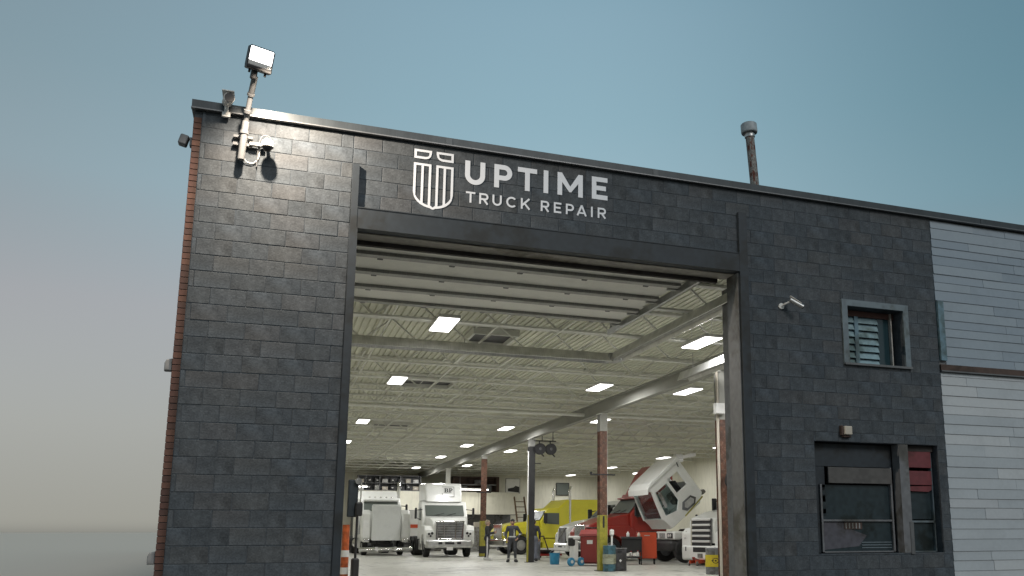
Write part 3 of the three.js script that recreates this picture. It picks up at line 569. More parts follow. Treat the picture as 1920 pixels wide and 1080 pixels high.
// ================= columns =================
{
  const zs = [[-7.58, 'nearest rust brown column, close to the right door post'], [-15.85, 'rust brown column with yellow sleeve behind the red wheeled bin'], [-24.3, 'dark steel column with white pipe right of the standing men'], [-33.1, 'brown column with yellow foot beside the man in striped trousers'], [-43.0, 'far white column above the white truck fairing']];
  zs.forEach(([z, lab], i) => {
    const t = thing('steel_column', lab, 'column', [11.05, 0, z], 0, 'columns under the girder');
    const far = i === 4, s = 0.125, h = (a, b) => [bb(-s, s, a, b, s - 0.014, s), bb(-s, s, a, b, -s, -s + 0.014), bb(-0.008, 0.008, a, b, -s + 0.014, s - 0.014)];
    const w0 = [3.85, 4.45, 4.7, 4.85, 5][i];
    if (far) P('shaft', h(0.02, 5.02), m.steelWhite, t);
    else { P('shaft', h(0.02, w0), i === 2 ? m.darkSteel : m.redlead, t); P('painted_head', h(w0, 5.02), i === 2 ? m.strut : MATS.girder_paint, t); }
    P('base_plate', bb(-0.2, 0.2, 0, 0.02, -0.2, 0.2), m.darkSteel, t);
    P('cap_plate', bb(-0.15, 0.15, 5.005, 5.028, -0.15, 0.15), m.steelWhite, t);
    if (i === 0) {
      P('conduit', [bar([-0.16, 0.02, 0.09], [-0.16, 5.0, 0.09], 0.035), bar([0.15, 2.2, 0.12], [0.15, 5.0, 0.12], 0.012)], m.cream, t);
      P('junction_box', [rb(0.26, 0.26, 0.16, -0.14, 4.1, 0.16, 0.02)], m.matteWhite, t);
      P('hose_hook', [tube([[0.12, 2.35, 0.14], [0.2, 2.5, 0.2], [0.02, 2.6, 0.22], [-0.06, 2.35, 0.22], [0.1, 2.2, 0.2], [0.16, 2.45, 0.18]], 0.022, 30)], m.black, t);
    }
    if (i === 1) { P('yellow_sleeve', [bb(-s - 0.006, s + 0.006, 0.02, 1.75, -s - 0.006, s + 0.006)], m.safety, t); P('black_stripe', bb(-0.03, 0.03, 1.35, 1.72, s + 0.006, s + 0.01), m.black, t); P('collar', [bb(-0.4, 0.4, 3.02, 3.06, -0.02, 0.14), bar([-0.42, 3.05, 0.1], [-0.42, 3.12, 0.1], 0.04)], m.black, t); P('conduit', bar([0.14, 0.02, 0.05], [0.14, 5, 0.05], 0.025), m.matteWhite, t); }
    if (i === 2) { P('conduit', [bar([-0.15, 0.9, 0.08], [-0.15, 4.5, 0.08], 0.03)], m.matteWhite, t); P('yellow_sleeve', [bb(-0.17, -0.12, 0.02, 1.9, 0.02, 0.14)], m.safety, t); P('arm', [bar([0, 4.0, 0.1], [0.35, 4.0, 0.2], 0.02)], m.black, t); }
    if (i === 3) { P('yellow_sleeve', [bb(-s - 0.02, s + 0.02, 0.02, 0.16, -s - 0.02, s + 0.02), bb(-s - 0.02, s + 0.02, 0.52, 1.75, -s - 0.02, s + 0.02)], m.safety, t); P('black_stripe', bb(-s - 0.018, s + 0.018, 0.16, 0.52, -s - 0.018, s + 0.018), m.black, t); P('collar', bb(-0.36, 0.36, 3.15, 3.2, -0.03, 0.14), m.black, t); }
  });
}
// hose reels under the girder
for (const [x, lab] of [[11.35, 'left black hose reel hanging beside the dark column'], [11.82, 'right black hose reel hanging beside the dark column']]) {
  const t = thing('hose_reel', lab, 'hose reel', [x, 4.6, -24.1], 0, 'hose reels');
  P('drum', [disc(0.23, 0.02, 'z', 0, 0, 0.08, 24), disc(0.17, 0.16, 'z', 0, 0, 0, 20), disc(0.23, 0.02, 'z', 0, 0, -0.08, 24)], m.black, t);
  P('hub', disc(0.06, 0.02, 'z', 0, 0, 0.1, 14), m.grey, t);
  P('bracket', [bar([0, 0.0, -0.1], [0, 0.34, -0.1], 0.025), bb(-0.25, 0.25, 0.32, 0.36, -0.13, -0.07), bar([0.12, 0.36, -0.1], [0.12, 0.8, -0.1], 0.018)], m.black, t);
  P('hose_guide', [bar([0.05, -0.2, 0.05], [0.15, -0.32, 0.08], 0.03)], m.black, t);
}

// ================= vehicles (local: front looks to +z, wheels on y = 0) =================
function wheel(t, x, z, r = 0.5, w = 0.3, out = 1, rim = m.alu) {
  const prof2 = [[r * 0.55, -w / 2], [r * 0.88, -w / 2], [r, -w * 0.36], [r, w * 0.36], [r * 0.88, w / 2], [r * 0.55, w / 2]];
  const g = new THREE.LatheGeometry(prof2.map((p) => new THREE.Vector2(...p)), 28).rotateZ(-Math.PI / 2).translate(x, r, z);
  const k = P('wheel', g, m.tyre, t);
  P('rim', [disc(r * 0.57, w * 0.55, 'x', x, r, z, 22), disc(r * 0.28, w * 0.2, 'x', x + out * w * 0.33, r, z, 16), ...Array.from({ length: 8 }, (_, i) => disc(0.018, w * 0.12, 'x', x + out * w * 0.31, r + Math.sin(i * 0.785) * r * 0.4, z + Math.cos(i * 0.785) * r * 0.4, 6))], rim, k);
  return k;
}
const taper = (g, z0, z1, s0, s1) => { const p = g.attributes.position; for (let i = 0; i < p.count; i++) { const t = clamp((p.getZ(i) - z0) / (z1 - z0)); p.setX(i, p.getX(i) * (s0 + (s1 - s0) * t)); } g.computeVertexNormals(); return g; };
function archPts(zf, zb, yb, yt, zc, r) {          // fender side view with a round wheel opening
  const o = [[zf, yb], [zf, yt * 0.86], [zf - 0.18, yt], [zb + 0.25, yt + 0.06], [zb, yt - 0.1], [zb, yb]];
  for (let i = 0; i <= 10; i++) { const a = Math.PI * (1 - i / 10); o.push([zc + r * Math.cos(a), Math.max(yb, 0.5 + r * Math.sin(a))]); }
  return o;
}
function truck(t, o) {
  const W = o.W ?? 2.4, hl = o.hl ?? 1.75, paint = o.paint ?? m.white, h0 = o.h0 ?? 1.55, h1 = o.h1 ?? 1.95, wr = o.wr ?? 0.55, wt = o.wt ?? 2.62, ry = o.ry ?? 2.78, cl = o.cl ?? 1.75, yb = 0.62;
  P('chassis', [bb(-0.42, -0.32, 0.62, 0.85, -(o.len ?? 6.4), -0.3), bb(0.32, 0.42, 0.62, 0.85, -(o.len ?? 6.4), -0.3), bb(-0.5, 0.5, 0.4, 0.62, -1.5, -0.45), bb(-0.4, 0.4, 0.7, 0.85, -5.2, -4.2)], m.black, t);
  if (!o.noHood) {
    P('hood', taper(prof([[-0.06, 0.8], [-0.04, h0 - 0.15], [-0.14, h0], [-hl * 0.5, (h0 + h1) / 2 + 0.05], [-hl, h1], [-hl, 0.8]], W * 0.8, 0.05), -hl, 0, 1, o.tp ?? 0.8), paint, t);
    for (const s of [-1, 1]) P('fender', prof(archPts(-0.05, -hl - 0.1, yb, o.fy ?? 1.3, -0.95, 0.6), W * 0.22, 0.04, s * W * 0.39), paint, t);
  }
  // cab with windscreen and side openings filled by glass set a little back
  const zb = -hl - cl, cab = P('cab', prof([[-hl, 0.85], [-hl, h1 - 0.02], [-hl - wr, wt + 0.02], [-hl - wr - 0.12, ry], [zb, ry + 0.03], [zb, 0.85]], W * 0.94, 0.05), paint, t);
  const a = Math.atan2(wr, wt - h1), Lw = Math.hypot(wr, wt - h1);
  P('windscreen', rb(W * 0.8, Lw - 0.06, 0.03, 0, 0, 0, 0.012).rotateX(-a).translate(0, (h1 + wt) / 2 + 0.01, -hl - wr / 2 + 0.03), m.glass, cab);
  P('wiper', [sbar([-0.5, h1 + 0.05, -hl + 0.04], [-0.05, h1 + 0.16, -hl - 0.05], 0.02), sbar([0.1, h1 + 0.05, -hl + 0.04], [0.55, h1 + 0.16, -hl - 0.05], 0.02)], m.black, cab);
  for (const s of [-1, 1]) {
    P('door', [prof([[-hl - 0.08, 0.9], [-hl - 0.08, h1 - 0.15], [-hl - wr - 0.02, wt - 0.05], [-hl - 1.15, wt - 0.05], [-hl - 1.15, 0.9]], 0.03, 0.008, s * (W * 0.47 + 0.004))], paint, cab);
    P('side_window', prof([[-hl - 0.2, h1 - 0.14], [-hl - wr - 0.02, wt - 0.12], [-hl - 1.08, wt - 0.12], [-hl - 1.08, h1 - 0.2]], 0.02, 0.004, s * (W * 0.47 + 0.018)), m.glass, cab);
    P('mirror', [rb(0.1, 0.55, 0.22, s * (W * 0.5 + 0.24), h1 + 0.15, -hl - 0.12, 0.04), bar([s * W * 0.46, h1 + 0.35, -hl - 0.3], [s * (W * 0.5 + 0.24), h1 + 0.3, -hl - 0.12], 0.02), bar([s * W * 0.46, h1 - 0.2, -hl - 0.3], [s * (W * 0.5 + 0.24), h1 - 0.05, -hl - 0.12], 0.02)], o.mirror ?? m.black, cab);
    P('step', [rb(0.3, 0.5, 1.3, s * W * 0.4, 0.58, -hl - 0.75, 0.05)], o.tank ?? m.alu, t);
    wheel(t, s * W * 0.41, -0.95, 0.5, 0.28, s); wheel(t, s * W * 0.37, -(o.len ?? 6.4) + 1.6, 0.5, 0.5, s); wheel(t, s * W * 0.37, -(o.len ?? 6.4) + 0.5, 0.5, 0.5, s);
  }
  if (o.sl) P('sleeper', prof([[zb + 0.3, 0.95], [zb + (o.slf ?? 0.9), ry - 0.05], [zb - 0.1, o.sy], [zb - o.sl, o.sy + 0.03], [zb - o.sl, 0.95]], W * 0.97, 0.08), paint, t);
  if (o.bumper !== false) P('bumper', [taper(rb(W * 0.98, (o.b1 ?? 0.84) - (o.b0 ?? 0.4), 0.34, 0, ((o.b1 ?? 0.84) + (o.b0 ?? 0.4)) / 2, -0.1, 0.1, 3), -0.27, 0.07, 1, 0.93)], o.bum ?? m.alu, t);
  return { W, hl, h0, h1, wt, ry, zb, cab };
}
function stack(t, x, z, y0, y1, r = 0.07) { P('exhaust_stack', [bar([x, y0, z], [x, y1 - 0.2, z], r, r, 14), bar([x, y1 - 0.2, z], [x, y1, z - 0.09], r, r * 0.95, 14)], m.chrome, t); }

// white truck with lettered roof fairing
{
  const t = thing('semi_truck', 'white truck with tall roof fairing lettered BP and chrome grille, facing the door', 'truck', [9.27, 0, -32.4], -0.03);
  const q = truck(t, { W: 2.42, hl: 1.7, h0: 1.72, h1: 1.99, wt: 2.56, ry: 2.74, wr: 0.5, b0: 0.44, b1: 0.84, fy: 1.5, tp: 0.84 });
  P('roof_fairing', taper(prof([[-q.hl - 0.5, 2.74], [-q.hl - 0.62, 3.1], [-q.hl - 0.78, 3.5], [-q.hl - 0.92, 3.65], [-q.hl - 1.15, 3.7], [-q.hl - 2.5, 3.72], [-q.hl - 2.5, 2.74]], 2.05, 0.1), -q.hl - 2.5, -q.hl - 0.5, 1.02, 0.9), m.white, t);
  const g = P('grille', [rb(1.34, 0.86, 0.06, 0, 1.28, -0.03, 0.06)], m.grey, t);
  P('grille_frame', [rb(1.42, 0.09, 0.1, 0, 1.7, -0.03, 0.03), rb(1.2, 0.05, 0.1, 0, 0.88, -0.02, 0.02), ...[-0.62, -0.28, 0.28, 0.62].map((x) => sbar([x * 1.06, 1.7, 0.0], [x * 0.94, 0.88, 0.0], 0.05))], m.chrome, g);
  P('grille_bar', Array.from({ length: 9 }, (_, i) => bb(-0.6, 0.6, 0.95 + i * 0.08, 0.965 + i * 0.08, -0.01, 0.006)), m.alu, g);
  for (const s of [-1, 1]) { const h = P('headlamp', rb(0.42, 0.3, 0.14, s * 0.93, 1.12, -0.1, 0.06).rotateZ(-s * 0.02), m.white, t); P('bulb', [disc(0.065, 0.04, 'z', s * 0.85, 1.15, -0.02, 14), disc(0.055, 0.04, 'z', s * 1.0, 1.12, -0.02, 14), disc(0.05, 0.04, 'z', s * 0.92, 1.02, -0.02, 14)], m.black, h); }
  P('bumper_opening', [rb(0.46, 0.13, 0.03, 0, 0.68, 0.06, 0.03), rb(0.2, 0.12, 0.03, -0.45, 0.68, 0.06, 0.03), rb(0.2, 0.12, 0.03, 0.45, 0.68, 0.06, 0.03)], m.black, t);
  P('plate', bb(-0.14, 0.16, 0.34, 0.5, 0.05, 0.065), m.matteWhite, t);
  const f = await new FontLoader().loadAsync('fonts/droid/droid_serif_bold.typeface.json');
  const lt = new TextGeometry('BP', { font: f, size: 0.2, depth: 0.01, curveSegments: 4 });
  P('lettering', [lt.translate(-0.16, 0.02, 0), bb(-0.24, 0.26, -0.2, -0.185, 0, 0.01), bb(0.245, 0.26, -0.185, 0.3, 0, 0.01), bb(-0.24, 0.245, 0.285, 0.3, 0, 0.01), bb(-0.24, -0.225, -0.185, -0.02, 0, 0.01)].map((g2) => g2.scale(1.25, 1.1, 1).rotateX(-0.35).translate(0.2, 3.2, -q.hl - 0.61)), m.black, t);
}
// classic white truck with its nose tipped forward
{
  const t = thing('semi_truck', 'classic white long-nose truck with its hood tipped forward and twin stacks', 'truck', [6.75, 0, -37.2], 0.02);
  const q = truck(t, { W: 2.3, hl: 1.9, noHood: true, h1: 2.3, wt: 2.85, ry: 3.05, wr: 0.3, bumper: false, sl: 1.7, sy: 3.5, slf: 0.3, len: 7.6 });
  P('engine', [rb(0.8, 0.8, 1.5, 0, 1.2, -1.3, 0.1), rb(0.9, 0.7, 0.12, 0, 1.25, -0.6, 0.04)], m.black, t);
  const h = P('hood', [prof([[0.42, 0.78], [0.34, 2.55], [0.26, 2.64], [0.12, 2.6], [0.05, 0.85]], 1.5, 0.06)], m.hoodWhite, t);
  for (const s of [-1, 1]) { P('fender', [prof([[0.22, 0.74], [0.3, 0.95], [0.26, 1.8], [0.16, 2.15], [-0.04, 2.36], [-0.24, 2.3], [-0.36, 1.9], [-0.28, 0.9], [-0.1, 0.72]], 0.52, 0.12, s * 1.02)], m.white, h); P('headlamp', [rb(0.36, 0.2, 0.2, s * 1.0, 0.78, 0.36, 0.06)], m.chrome, h); }
  P('bumper', [bar([-1.36, 0.33, 0.5], [1.36, 0.33, 0.5], 0.11, 0.11, 16), bb(-0.55, -0.4, 0.24, 0.46, 0.42, 0.64), bb(0.4, 0.55, 0.24, 0.46, 0.42, 0.64)], m.chrome, t);
  P('axle_beam', bb(-0.9, 0.9, 0.3, 0.5, -1.1, -0.8), m.black, t);
  P('visor', [rb(1.9, 0.12, 0.3, 0, 2.93, -2.2, 0.03)], m.white, t);
  P('marker_lamp', [-0.6, -0.3, 0, 0.3, 0.6].map((x) => rb(0.1, 0.06, 0.12, x, 3.1, -2.35, 0.02)), m.chrome, t);
  for (const s of [-1, 1]) { stack(t, s * 1.17, -3.7, 0.9, 3.98, 0.085); P('air_cleaner', [bar([s * 1.2, 1.1, -1.75], [s * 1.2, 2.05, -1.75], 0.2, 0.2, 18), bar([s * 1.2, 2.05, -1.75], [s * 1.2, 2.12, -1.75], 0.2, 0.12, 18)], m.chrome, t); P('fuel_tank', bar([s * 0.95, 0.62, -2.6], [s * 0.95, 0.62, -4], 0.3, 0.3, 18), m.chrome, t); }
}
// white box trailer behind the two white trucks
{
  const t = thing('box_trailer', 'white trailer with a red stripe parked between the two white trucks', 'trailer', [9.6, 0, -44.5], 0.1);
  P('body', rb(2.5, 1.6, 6, 0, 1.75, -3, 0.03), m.matteWhite, t);
  P('stripe', bb(-1.27, 1.27, 1.45, 1.66, -5.9, 0.012), m.orange, t);
  P('frame', [bb(-0.5, 0.5, 0.75, 0.95, -6, -0.1), bb(-1.1, 1.1, 0.45, 0.56, -0.1, 0)], m.black, t);
  for (const s of [-1, 1]) { wheel(t, s * 1.0, -1.6, 0.5, 0.4, s); wheel(t, s * 1.0, -2.8, 0.5, 0.4, s); }
}
// yellow truck seen from the side
{
  const t = thing('semi_truck', 'yellow truck with tall sleeper and chrome stacks standing side-on', 'truck', [12.75, 0, -37], -1.44);
  const q = truck(t, { W: 2.4, hl: 2.1, h0: 1.55, h1: 1.8, wt: 2.35, ry: 2.5, wr: 0.35, cl: 1.5, sl: 2.1, sy: 2.98, slf: 0.5, paint: m.yellow, fy: 1.45, bum: m.chrome, tank: m.yellow, len: 8 });
  P('grille', [rb(1.2, 0.95, 0.06, 0, 1.15, -0.02, 0.04)], m.chrome, t);
  for (const s of [-1, 1]) { stack(t, s * 1.12, -q.hl - 1.75, 0.9, 3.7, 0.08); P('fuel_tank', bar([s * 0.95, 0.6, -3.6], [s * 0.95, 0.6, -5], 0.28, 0.28, 16), m.alu, t); P('headlamp', rb(0.3, 0.22, 0.15, s * 0.95, 1.1, -0.05, 0.05), m.chrome, t); }
}
// white truck with slanted dark grille
{
  const t = thing('semi_truck', 'white truck with a dark diagonal-bar grille, nose beside the red wheeled bin', 'truck', [13.62, 0, -28.2], -1.58);
  const q = truck(t, { W: 2.35, hl: 1.75, h0: 1.45, h1: 1.85, wt: 2.45, ry: 2.62, wr: 0.6, fy: 1.25, bum: m.white, b0: 0.34, b1: 0.72, sl: 1.2, sy: 2.66, slf: 0.5, tp: 0.78 });
  const g = P('grille', prof([[0.0, 0.74], [-0.02, 1.4], [-0.1, 1.4], [-0.1, 0.74]], 1.05, 0.015), m.grey, t);
  P('grille_bar', [sbar([-0.5, 0.78, 0.012], [0.5, 1.36, 0.0], 0.035)], m.chrome, g);
  for (const s of [-1, 1]) { P('headlamp', rb(0.3, 0.3, 0.3, s * 0.93, 1.05, -0.2, 0.08), m.lampGlass, t); }
  P('bumper_opening', [rb(0.6, 0.08, 0.03, 0, 0.55, 0.06, 0.02), rb(0.09, 0.09, 0.03, 0.75, 0.55, 0.06, 0.02), rb(0.09, 0.09, 0.03, -0.75, 0.55, 0.06, 0.02)], m.black, t);
}
// red truck
{
  const t = thing('semi_truck', 'dark red truck with tall red sleeper behind the tilted white cab', 'truck', [13.4, 0, -25], -1.5);
  const q = truck(t, { W: 2.4, hl: 1.9, h0: 1.5, h1: 1.98, wt: 2.6, ry: 2.85, wr: 0.55, fy: 1.4, paint: m.red, cl: 1.7, bum: m.chrome });
  P('roof_fairing', prof([[-q.hl - 0.75, 2.85], [-q.hl - 1.25, 3.75], [-q.hl - 1.6, 4.1], [-q.hl - 2.1, 4.15], [-q.hl - 2.1, 2.85]], 2.1, 0.08), m.red, t);
  P('grille', rb(1.1, 0.8, 0.06, 0, 1.1, -0.02, 0.04), m.chrome, t);
  P('graphic', [sbar([1.06, 3.0, -q.hl - 1.1], [1.06, 3.7, -q.hl - 1.5], 0.02, 0.2), sbar([-0.5, 3.0, -q.hl - 0.84], [-0.4, 3.6, -q.hl - 1.17], 0.2, 0.02)], m.cream, t);
  stack(t, -1.1, q.zb - 0.2, 0.9, 3.0, 0.07);
  P('visor', rb(2.0, 0.08, 0.3, 0, 2.66, -q.hl - 0.5, 0.03), m.red, t);
}
// new white truck at the right
{
  const t = thing('semi_truck', 'rounded white truck with five-bar chrome grille half hidden by the nearest column', 'truck', [16.1, 0, -18.9], -1.32);
  const q = truck(t, { W: 2.4, hl: 1.85, h0: 1.72, h1: 2.1, wt: 2.85, ry: 3.05, wr: 0.75, fy: 1.35, bum: m.white, b0: 0.16, b1: 0.72, tp: 0.74, sl: 1.6, sy: 3.55, slf: 0.9 });
  const g = P('grille', prof([[0.03, 0.62], [0.0, 1.66], [-0.12, 1.7], [-0.12, 0.62]], 1.06, 0.04), m.black, t);
  for (let i = 0; i < 5; i++) P('grille_bar', [taper(rb(0.98 + i * 0.01, 0.085, 0.06, 0, 0.86 + i * 0.2, 0.03 - i * 0.006, 0.02), -1, 1, 1, 1)], M('silver_bar', [0.62, 0.62, 0.61], { roughness: 0.3, metalness: 0.2 }), g);
  for (const s of [-1, 1]) P('grille_surround', sbar([s * 0.54, 0.66, 0.02], [s * 0.56, 1.68, -0.03], 0.05), m.chrome, g);
  for (const s of [-1, 1]) { P('headlamp', prof([[0.0, 0.98], [-0.1, 1.24], [-0.75, 1.42], [-0.6, 1.1], [-0.2, 0.95]], 0.1, 0.03, s * 0.98), m.lampGlass, t); P('fog_slot', rb(0.06, 0.16, 0.04, s * 0.82, 0.58, 0.06, 0.015), m.black, t); }
  P('lower_grille', rb(0.8, 0.18, 0.04, 0, 0.56, 0.07, 0.02), m.black, t);
  P('plate', bb(-0.14, 0.14, 0.26, 0.42, 0.075, 0.085), m.midGrey, t);
}
// yard tractor with its cab tilted up
{
  const t = thing('yard_tractor', 'white yard tractor with its boxy cab tilted up for repair', 'truck', [16.0, 0, -22.2], -1.56);
  P('chassis', [bb(-0.45, -0.33, 0.65, 0.9, -4.5, -0.3), bb(0.33, 0.45, 0.65, 0.9, -4.5, -0.3), rb(0.9, 0.75, 1.4, 0, 0.95, -1.6, 0.1)], m.black, t);
  P('bumper', taper(rb(2.3, 0.42, 0.5, 0, 0.66, -0.1, 0.14, 3), -0.35, 0.15, 1, 0.88), m.darkSteel, t);
  P('front_cowl', [rb(2.2, 0.34, 0.7, 0, 1.06, -0.35, 0.08)], m.white, t);
  for (const s of [-1, 1]) { const h = P('headlamp', rb(0.5, 0.2, 0.06, s * 0.72, 1.06, 0.0, 0.03), m.black, t); P('bulb', [disc(0.065, 0.03, 'z', s * 0.64, 1.06, 0.035, 12), disc(0.065, 0.03, 'z', s * 0.83, 1.06, 0.035, 12)], m.lampGlass, h); wheel(t, s * 1.0, -0.55, 0.5, 0.32, s, m.grey); wheel(t, s * 0.95, -3.6, 0.5, 0.5, s, m.grey); }
  P('front_panel', rb(0.5, 0.2, 0.04, 0, 1.06, 0.01, 0.02), m.midGrey, t);
  P('fifth_wheel', bb(-0.45, 0.45, 0.9, 1.0, -4.1, -3.2), m.black, t);
  // cab hinged at the front bottom, tipped about 36 degrees
  const A = 0.68, rot = (g) => g.translate(0, 0, -0.15).rotateX(A).translate(0, 1.25, 0.12);
  const cw = 1.95, side = [[0.0, 0.0], [0.1, 0.5], [-0.22, 1.62], [-0.12, 1.72], [-0.2, 1.95], [-1.95, 2.0], [-1.95, 0.28], [-1.6, 0.0]];
  const doorHole = [[-1.05, 0.95], [-1.05, 1.6], [-1.6, 1.6], [-1.6, 0.95]], frontHole = [[-0.1, 0.55], [-0.32, 1.52], [-0.92, 1.52], [-0.92, 0.7], [-0.6, 0.42]];
  const cab = P('cab', [rot(prof(side, 0.07, 0.02, cw / 2 - 0.035, [doorHole, frontHole])), rot(prof(side, 0.07, 0.02, -cw / 2 + 0.035, [doorHole, frontHole])),
    rot(rb(cw - 0.1, 0.52, 0.06, 0, 0.26, 0.03, 0.02)), rot(bb(-cw / 2 + 0.07, cw / 2 - 0.07, 0, 0.06, -1.6, 0)), rot(bb(-cw / 2 + 0.07, cw / 2 - 0.07, 0.28, 0.9, -1.94, -1.88)), rot(bb(-cw / 2 + 0.07, cw / 2 - 0.07, 1.65, 1.95, -1.94, -1.88))], m.white, t);
  P('roof', [rot(prof([[-0.0, 1.68], [-0.1, 1.86], [-0.35, 1.98], [-1.98, 2.06], [-1.98, 1.9], [-0.2, 1.82]], cw + 0.06, 0.03))], m.white, t);
  P('windscreen', rot(rb(cw - 0.16, 1.14, 0.012, 0, 0, 0, 0.004).rotateX(-0.27).translate(0, 1.08, -0.07)), m.pane, cab);
  for (const s of [-1, 1]) P('windscreen_post', rot(sbar([s * (cw / 2 - 0.05), 0.5, 0.1], [s * (cw / 2 - 0.05), 1.66, -0.22], 0.07)), m.white, cab);
  for (const s of [-1, 1]) P('side_window', [rot(prof(frontHole, 0.012, 0, s * (cw / 2 - 0.03)))], m.pane, cab);
  for (const s of [-1, 1]) P('window_frame', rot(sbar([s * cw / 2, 0.95, -0.98], [s * cw / 2, 1.6, -0.98], 0.07)), m.matteWhite, cab);
  P('seat', [rot(rb(0.55, 0.7, 0.14, 0.35, 0.95, -1.4, 0.06)), rot(rb(0.55, 0.14, 0.5, 0.35, 0.6, -1.15, 0.06)), rot(rb(0.5, 0.5, 0.4, -0.4, 0.5, -1.4, 0.06))], m.black, cab);
  P('steering_wheel', rot(new THREE.TorusGeometry(0.22, 0.02, 8, 24).rotateX(-0.9).translate(0.3, 0.88, -0.5)), m.black, cab);
  P('dashboard', rot(rb(cw - 0.2, 0.3, 0.35, 0, 0.6, -0.2, 0.06)), m.grey, cab);
  for (const s of [-1, 1]) P('step_plate', rot(prof([[-0.8, 0.3], [-1.0, 0.52], [-1.45, 0.52], [-1.6, 0.3], [-1.4, 0.12], [-0.95, 0.12]], 0.03, 0.01, s * (cw / 2 + 0.01))), m.grey, cab);
  for (const s of [-1, 1]) P('step_tread', rot(prof([[-0.95, 0.3], [-1.06, 0.45], [-1.4, 0.45], [-1.48, 0.3], [-1.36, 0.2], [-1.02, 0.2]], 0.03, 0.005, s * (cw / 2 + 0.025))), m.alu, cab);
  for (const s of [-1, 1]) P('yellow_edge', rot(sbar([s * (cw / 2 + 0.0), 0.02, -0.75], [s * (cw / 2 + 0.0), 0.14, -1.85], 0.05)), m.safety, cab);
  P('rear_latch', rot(rb(0.3, 0.16, 0.2, 0.8, 0.24, -2.02, 0.04)), m.midGrey, cab);
  P('grab_handle', [rot(bar([cw / 2 + 0.03, 1.72, -1.75], [cw / 2 + 0.03, 1.9, -1.8], 0.02))], m.black, cab);
  P('mirror', [rot(sbar([cw / 2 + 0.16, 0.85, -0.25], [cw / 2 + 0.16, 1.45, -0.38], 0.05, 0.14)), rot(bar([cw / 2, 1.5, -0.4], [cw / 2 + 0.16, 1.45, -0.38], 0.015))], m.midGrey, cab);
  P('tilt_cylinder', [bar([0.4, 0.9, -1.6], [0.4, 1.9, -1.35], 0.05), bar([0.55, 0.9, -1.5], [0.55, 1.7, -1.25], 0.03)], m.black, t);
}

// ================= workshop things on the floor =================
{
  const t = thing('wheeled_bin', 'dark red wheeled bin with a lid in front of the white truck', 'bin', [12.25, 0, -20.4], -0.5);
  P('body', taper(prof([[0.34, 0.12], [0.42, 1.05], [-0.36, 1.05], [-0.22, 0.06], [0.2, 0.06]], 0.62, 0.04), -0.4, 0.4, 1, 0.96), M('bin_red', [0.26, 0.035, 0.03], { map: T.paint, roughness: 0.45 }), t);
  P('lid', prof([[0.46, 1.06], [0.44, 1.14], [0.1, 1.3], [-0.3, 1.28], [-0.42, 1.06]], 0.68, 0.04), MATS.bin_red, t);
  P('handle', [bar([-0.3, 1.05, -0.45], [0.3, 1.05, -0.45], 0.02), rb(0.4, 0.06, 0.3, 0.05, 1.36, -0.1, 0.02)], m.black, t);
  P('sticker', plate(rect(-0.05, 0.16, 0.78, 0.92), 0.41, 0.414).rotateX(0.0), m.matteWhite, t);
  for (const s of [-1, 1]) P('wheel', disc(0.13, 0.07, 'x', s * 0.32, 0.13, -0.28, 16), M('blue_grey_wheel', [0.07, 0.1, 0.15], { roughness: 0.5 }), t);
}
{
  const t = thing('hand_pump', 'white pump cart on blue wheels left of the red wheeled bin', 'pump cart', [11.55, 0, -20.2], 0.4);
  P('body', [rb(0.26, 0.75, 0.26, 0, 0.55, 0, 0.06), rb(0.34, 0.14, 0.34, 0, 1.0, 0, 0.05)], m.matteWhite, t);
  P('head', rb(0.24, 0.3, 0.2, -0.16, 0.86, 0.05, 0.06), m.black, t);
  for (const s of [-1, 1]) { const w = P('wheel', disc(0.15, 0.09, 'z', s * 0.24, 0.15, 0.12, 18), m.blue, t); P('hub', disc(0.06, 0.02, 'z', s * 0.24, 0.15, 0.18, 12), m.matteWhite, w); }
  P('axle', bar([-0.24, 0.15, 0.1], [0.24, 0.15, 0.1], 0.025), m.midGrey, t);
}
{
  const t = thing('bucket', 'bright blue bucket on the floor by the white truck bumper', 'bucket', [11.25, 0, -21.6]);
  P('shell', new THREE.LatheGeometry([[0, 0.01], [0.17, 0.01], [0.2, 0.42], [0.215, 0.43], [0.19, 0.43], [0.165, 0.03], [0, 0.03]].map((p) => new THREE.Vector2(...p)), 22), m.blue, t);
  P('bail', tube([[-0.205, 0.4, 0], [-0.17, 0.5, 0.08], [0, 0.55, 0.12], [0.17, 0.5, 0.08], [0.205, 0.4, 0]], 0.008), m.alu, t);
}
function drum(name, label, pos, r, h, mat, band, group) {
  const t = thing(name, label, 'drum', pos, rr(-0.4, 0.4), group);
  const rib = (y) => [[r, y - 0.03], [r + 0.012, y], [r, y + 0.03]];
  P('shell', new THREE.LatheGeometry([[0, 0], [r - 0.01, 0], [r + 0.008, 0.015], [r, 0.03], ...rib(h * 0.33), ...rib(h * 0.67), [r, h - 0.03], [r + 0.008, h - 0.015], [r - 0.01, h], [r - 0.02, h - 0.02], [0, h - 0.02]].map((p) => new THREE.Vector2(...p)), 30), mat, t);
  P('bung', bar([r * 0.5, h - 0.02, 0], [r * 0.5, h, 0], 0.03), m.alu, t);
  return t;
}
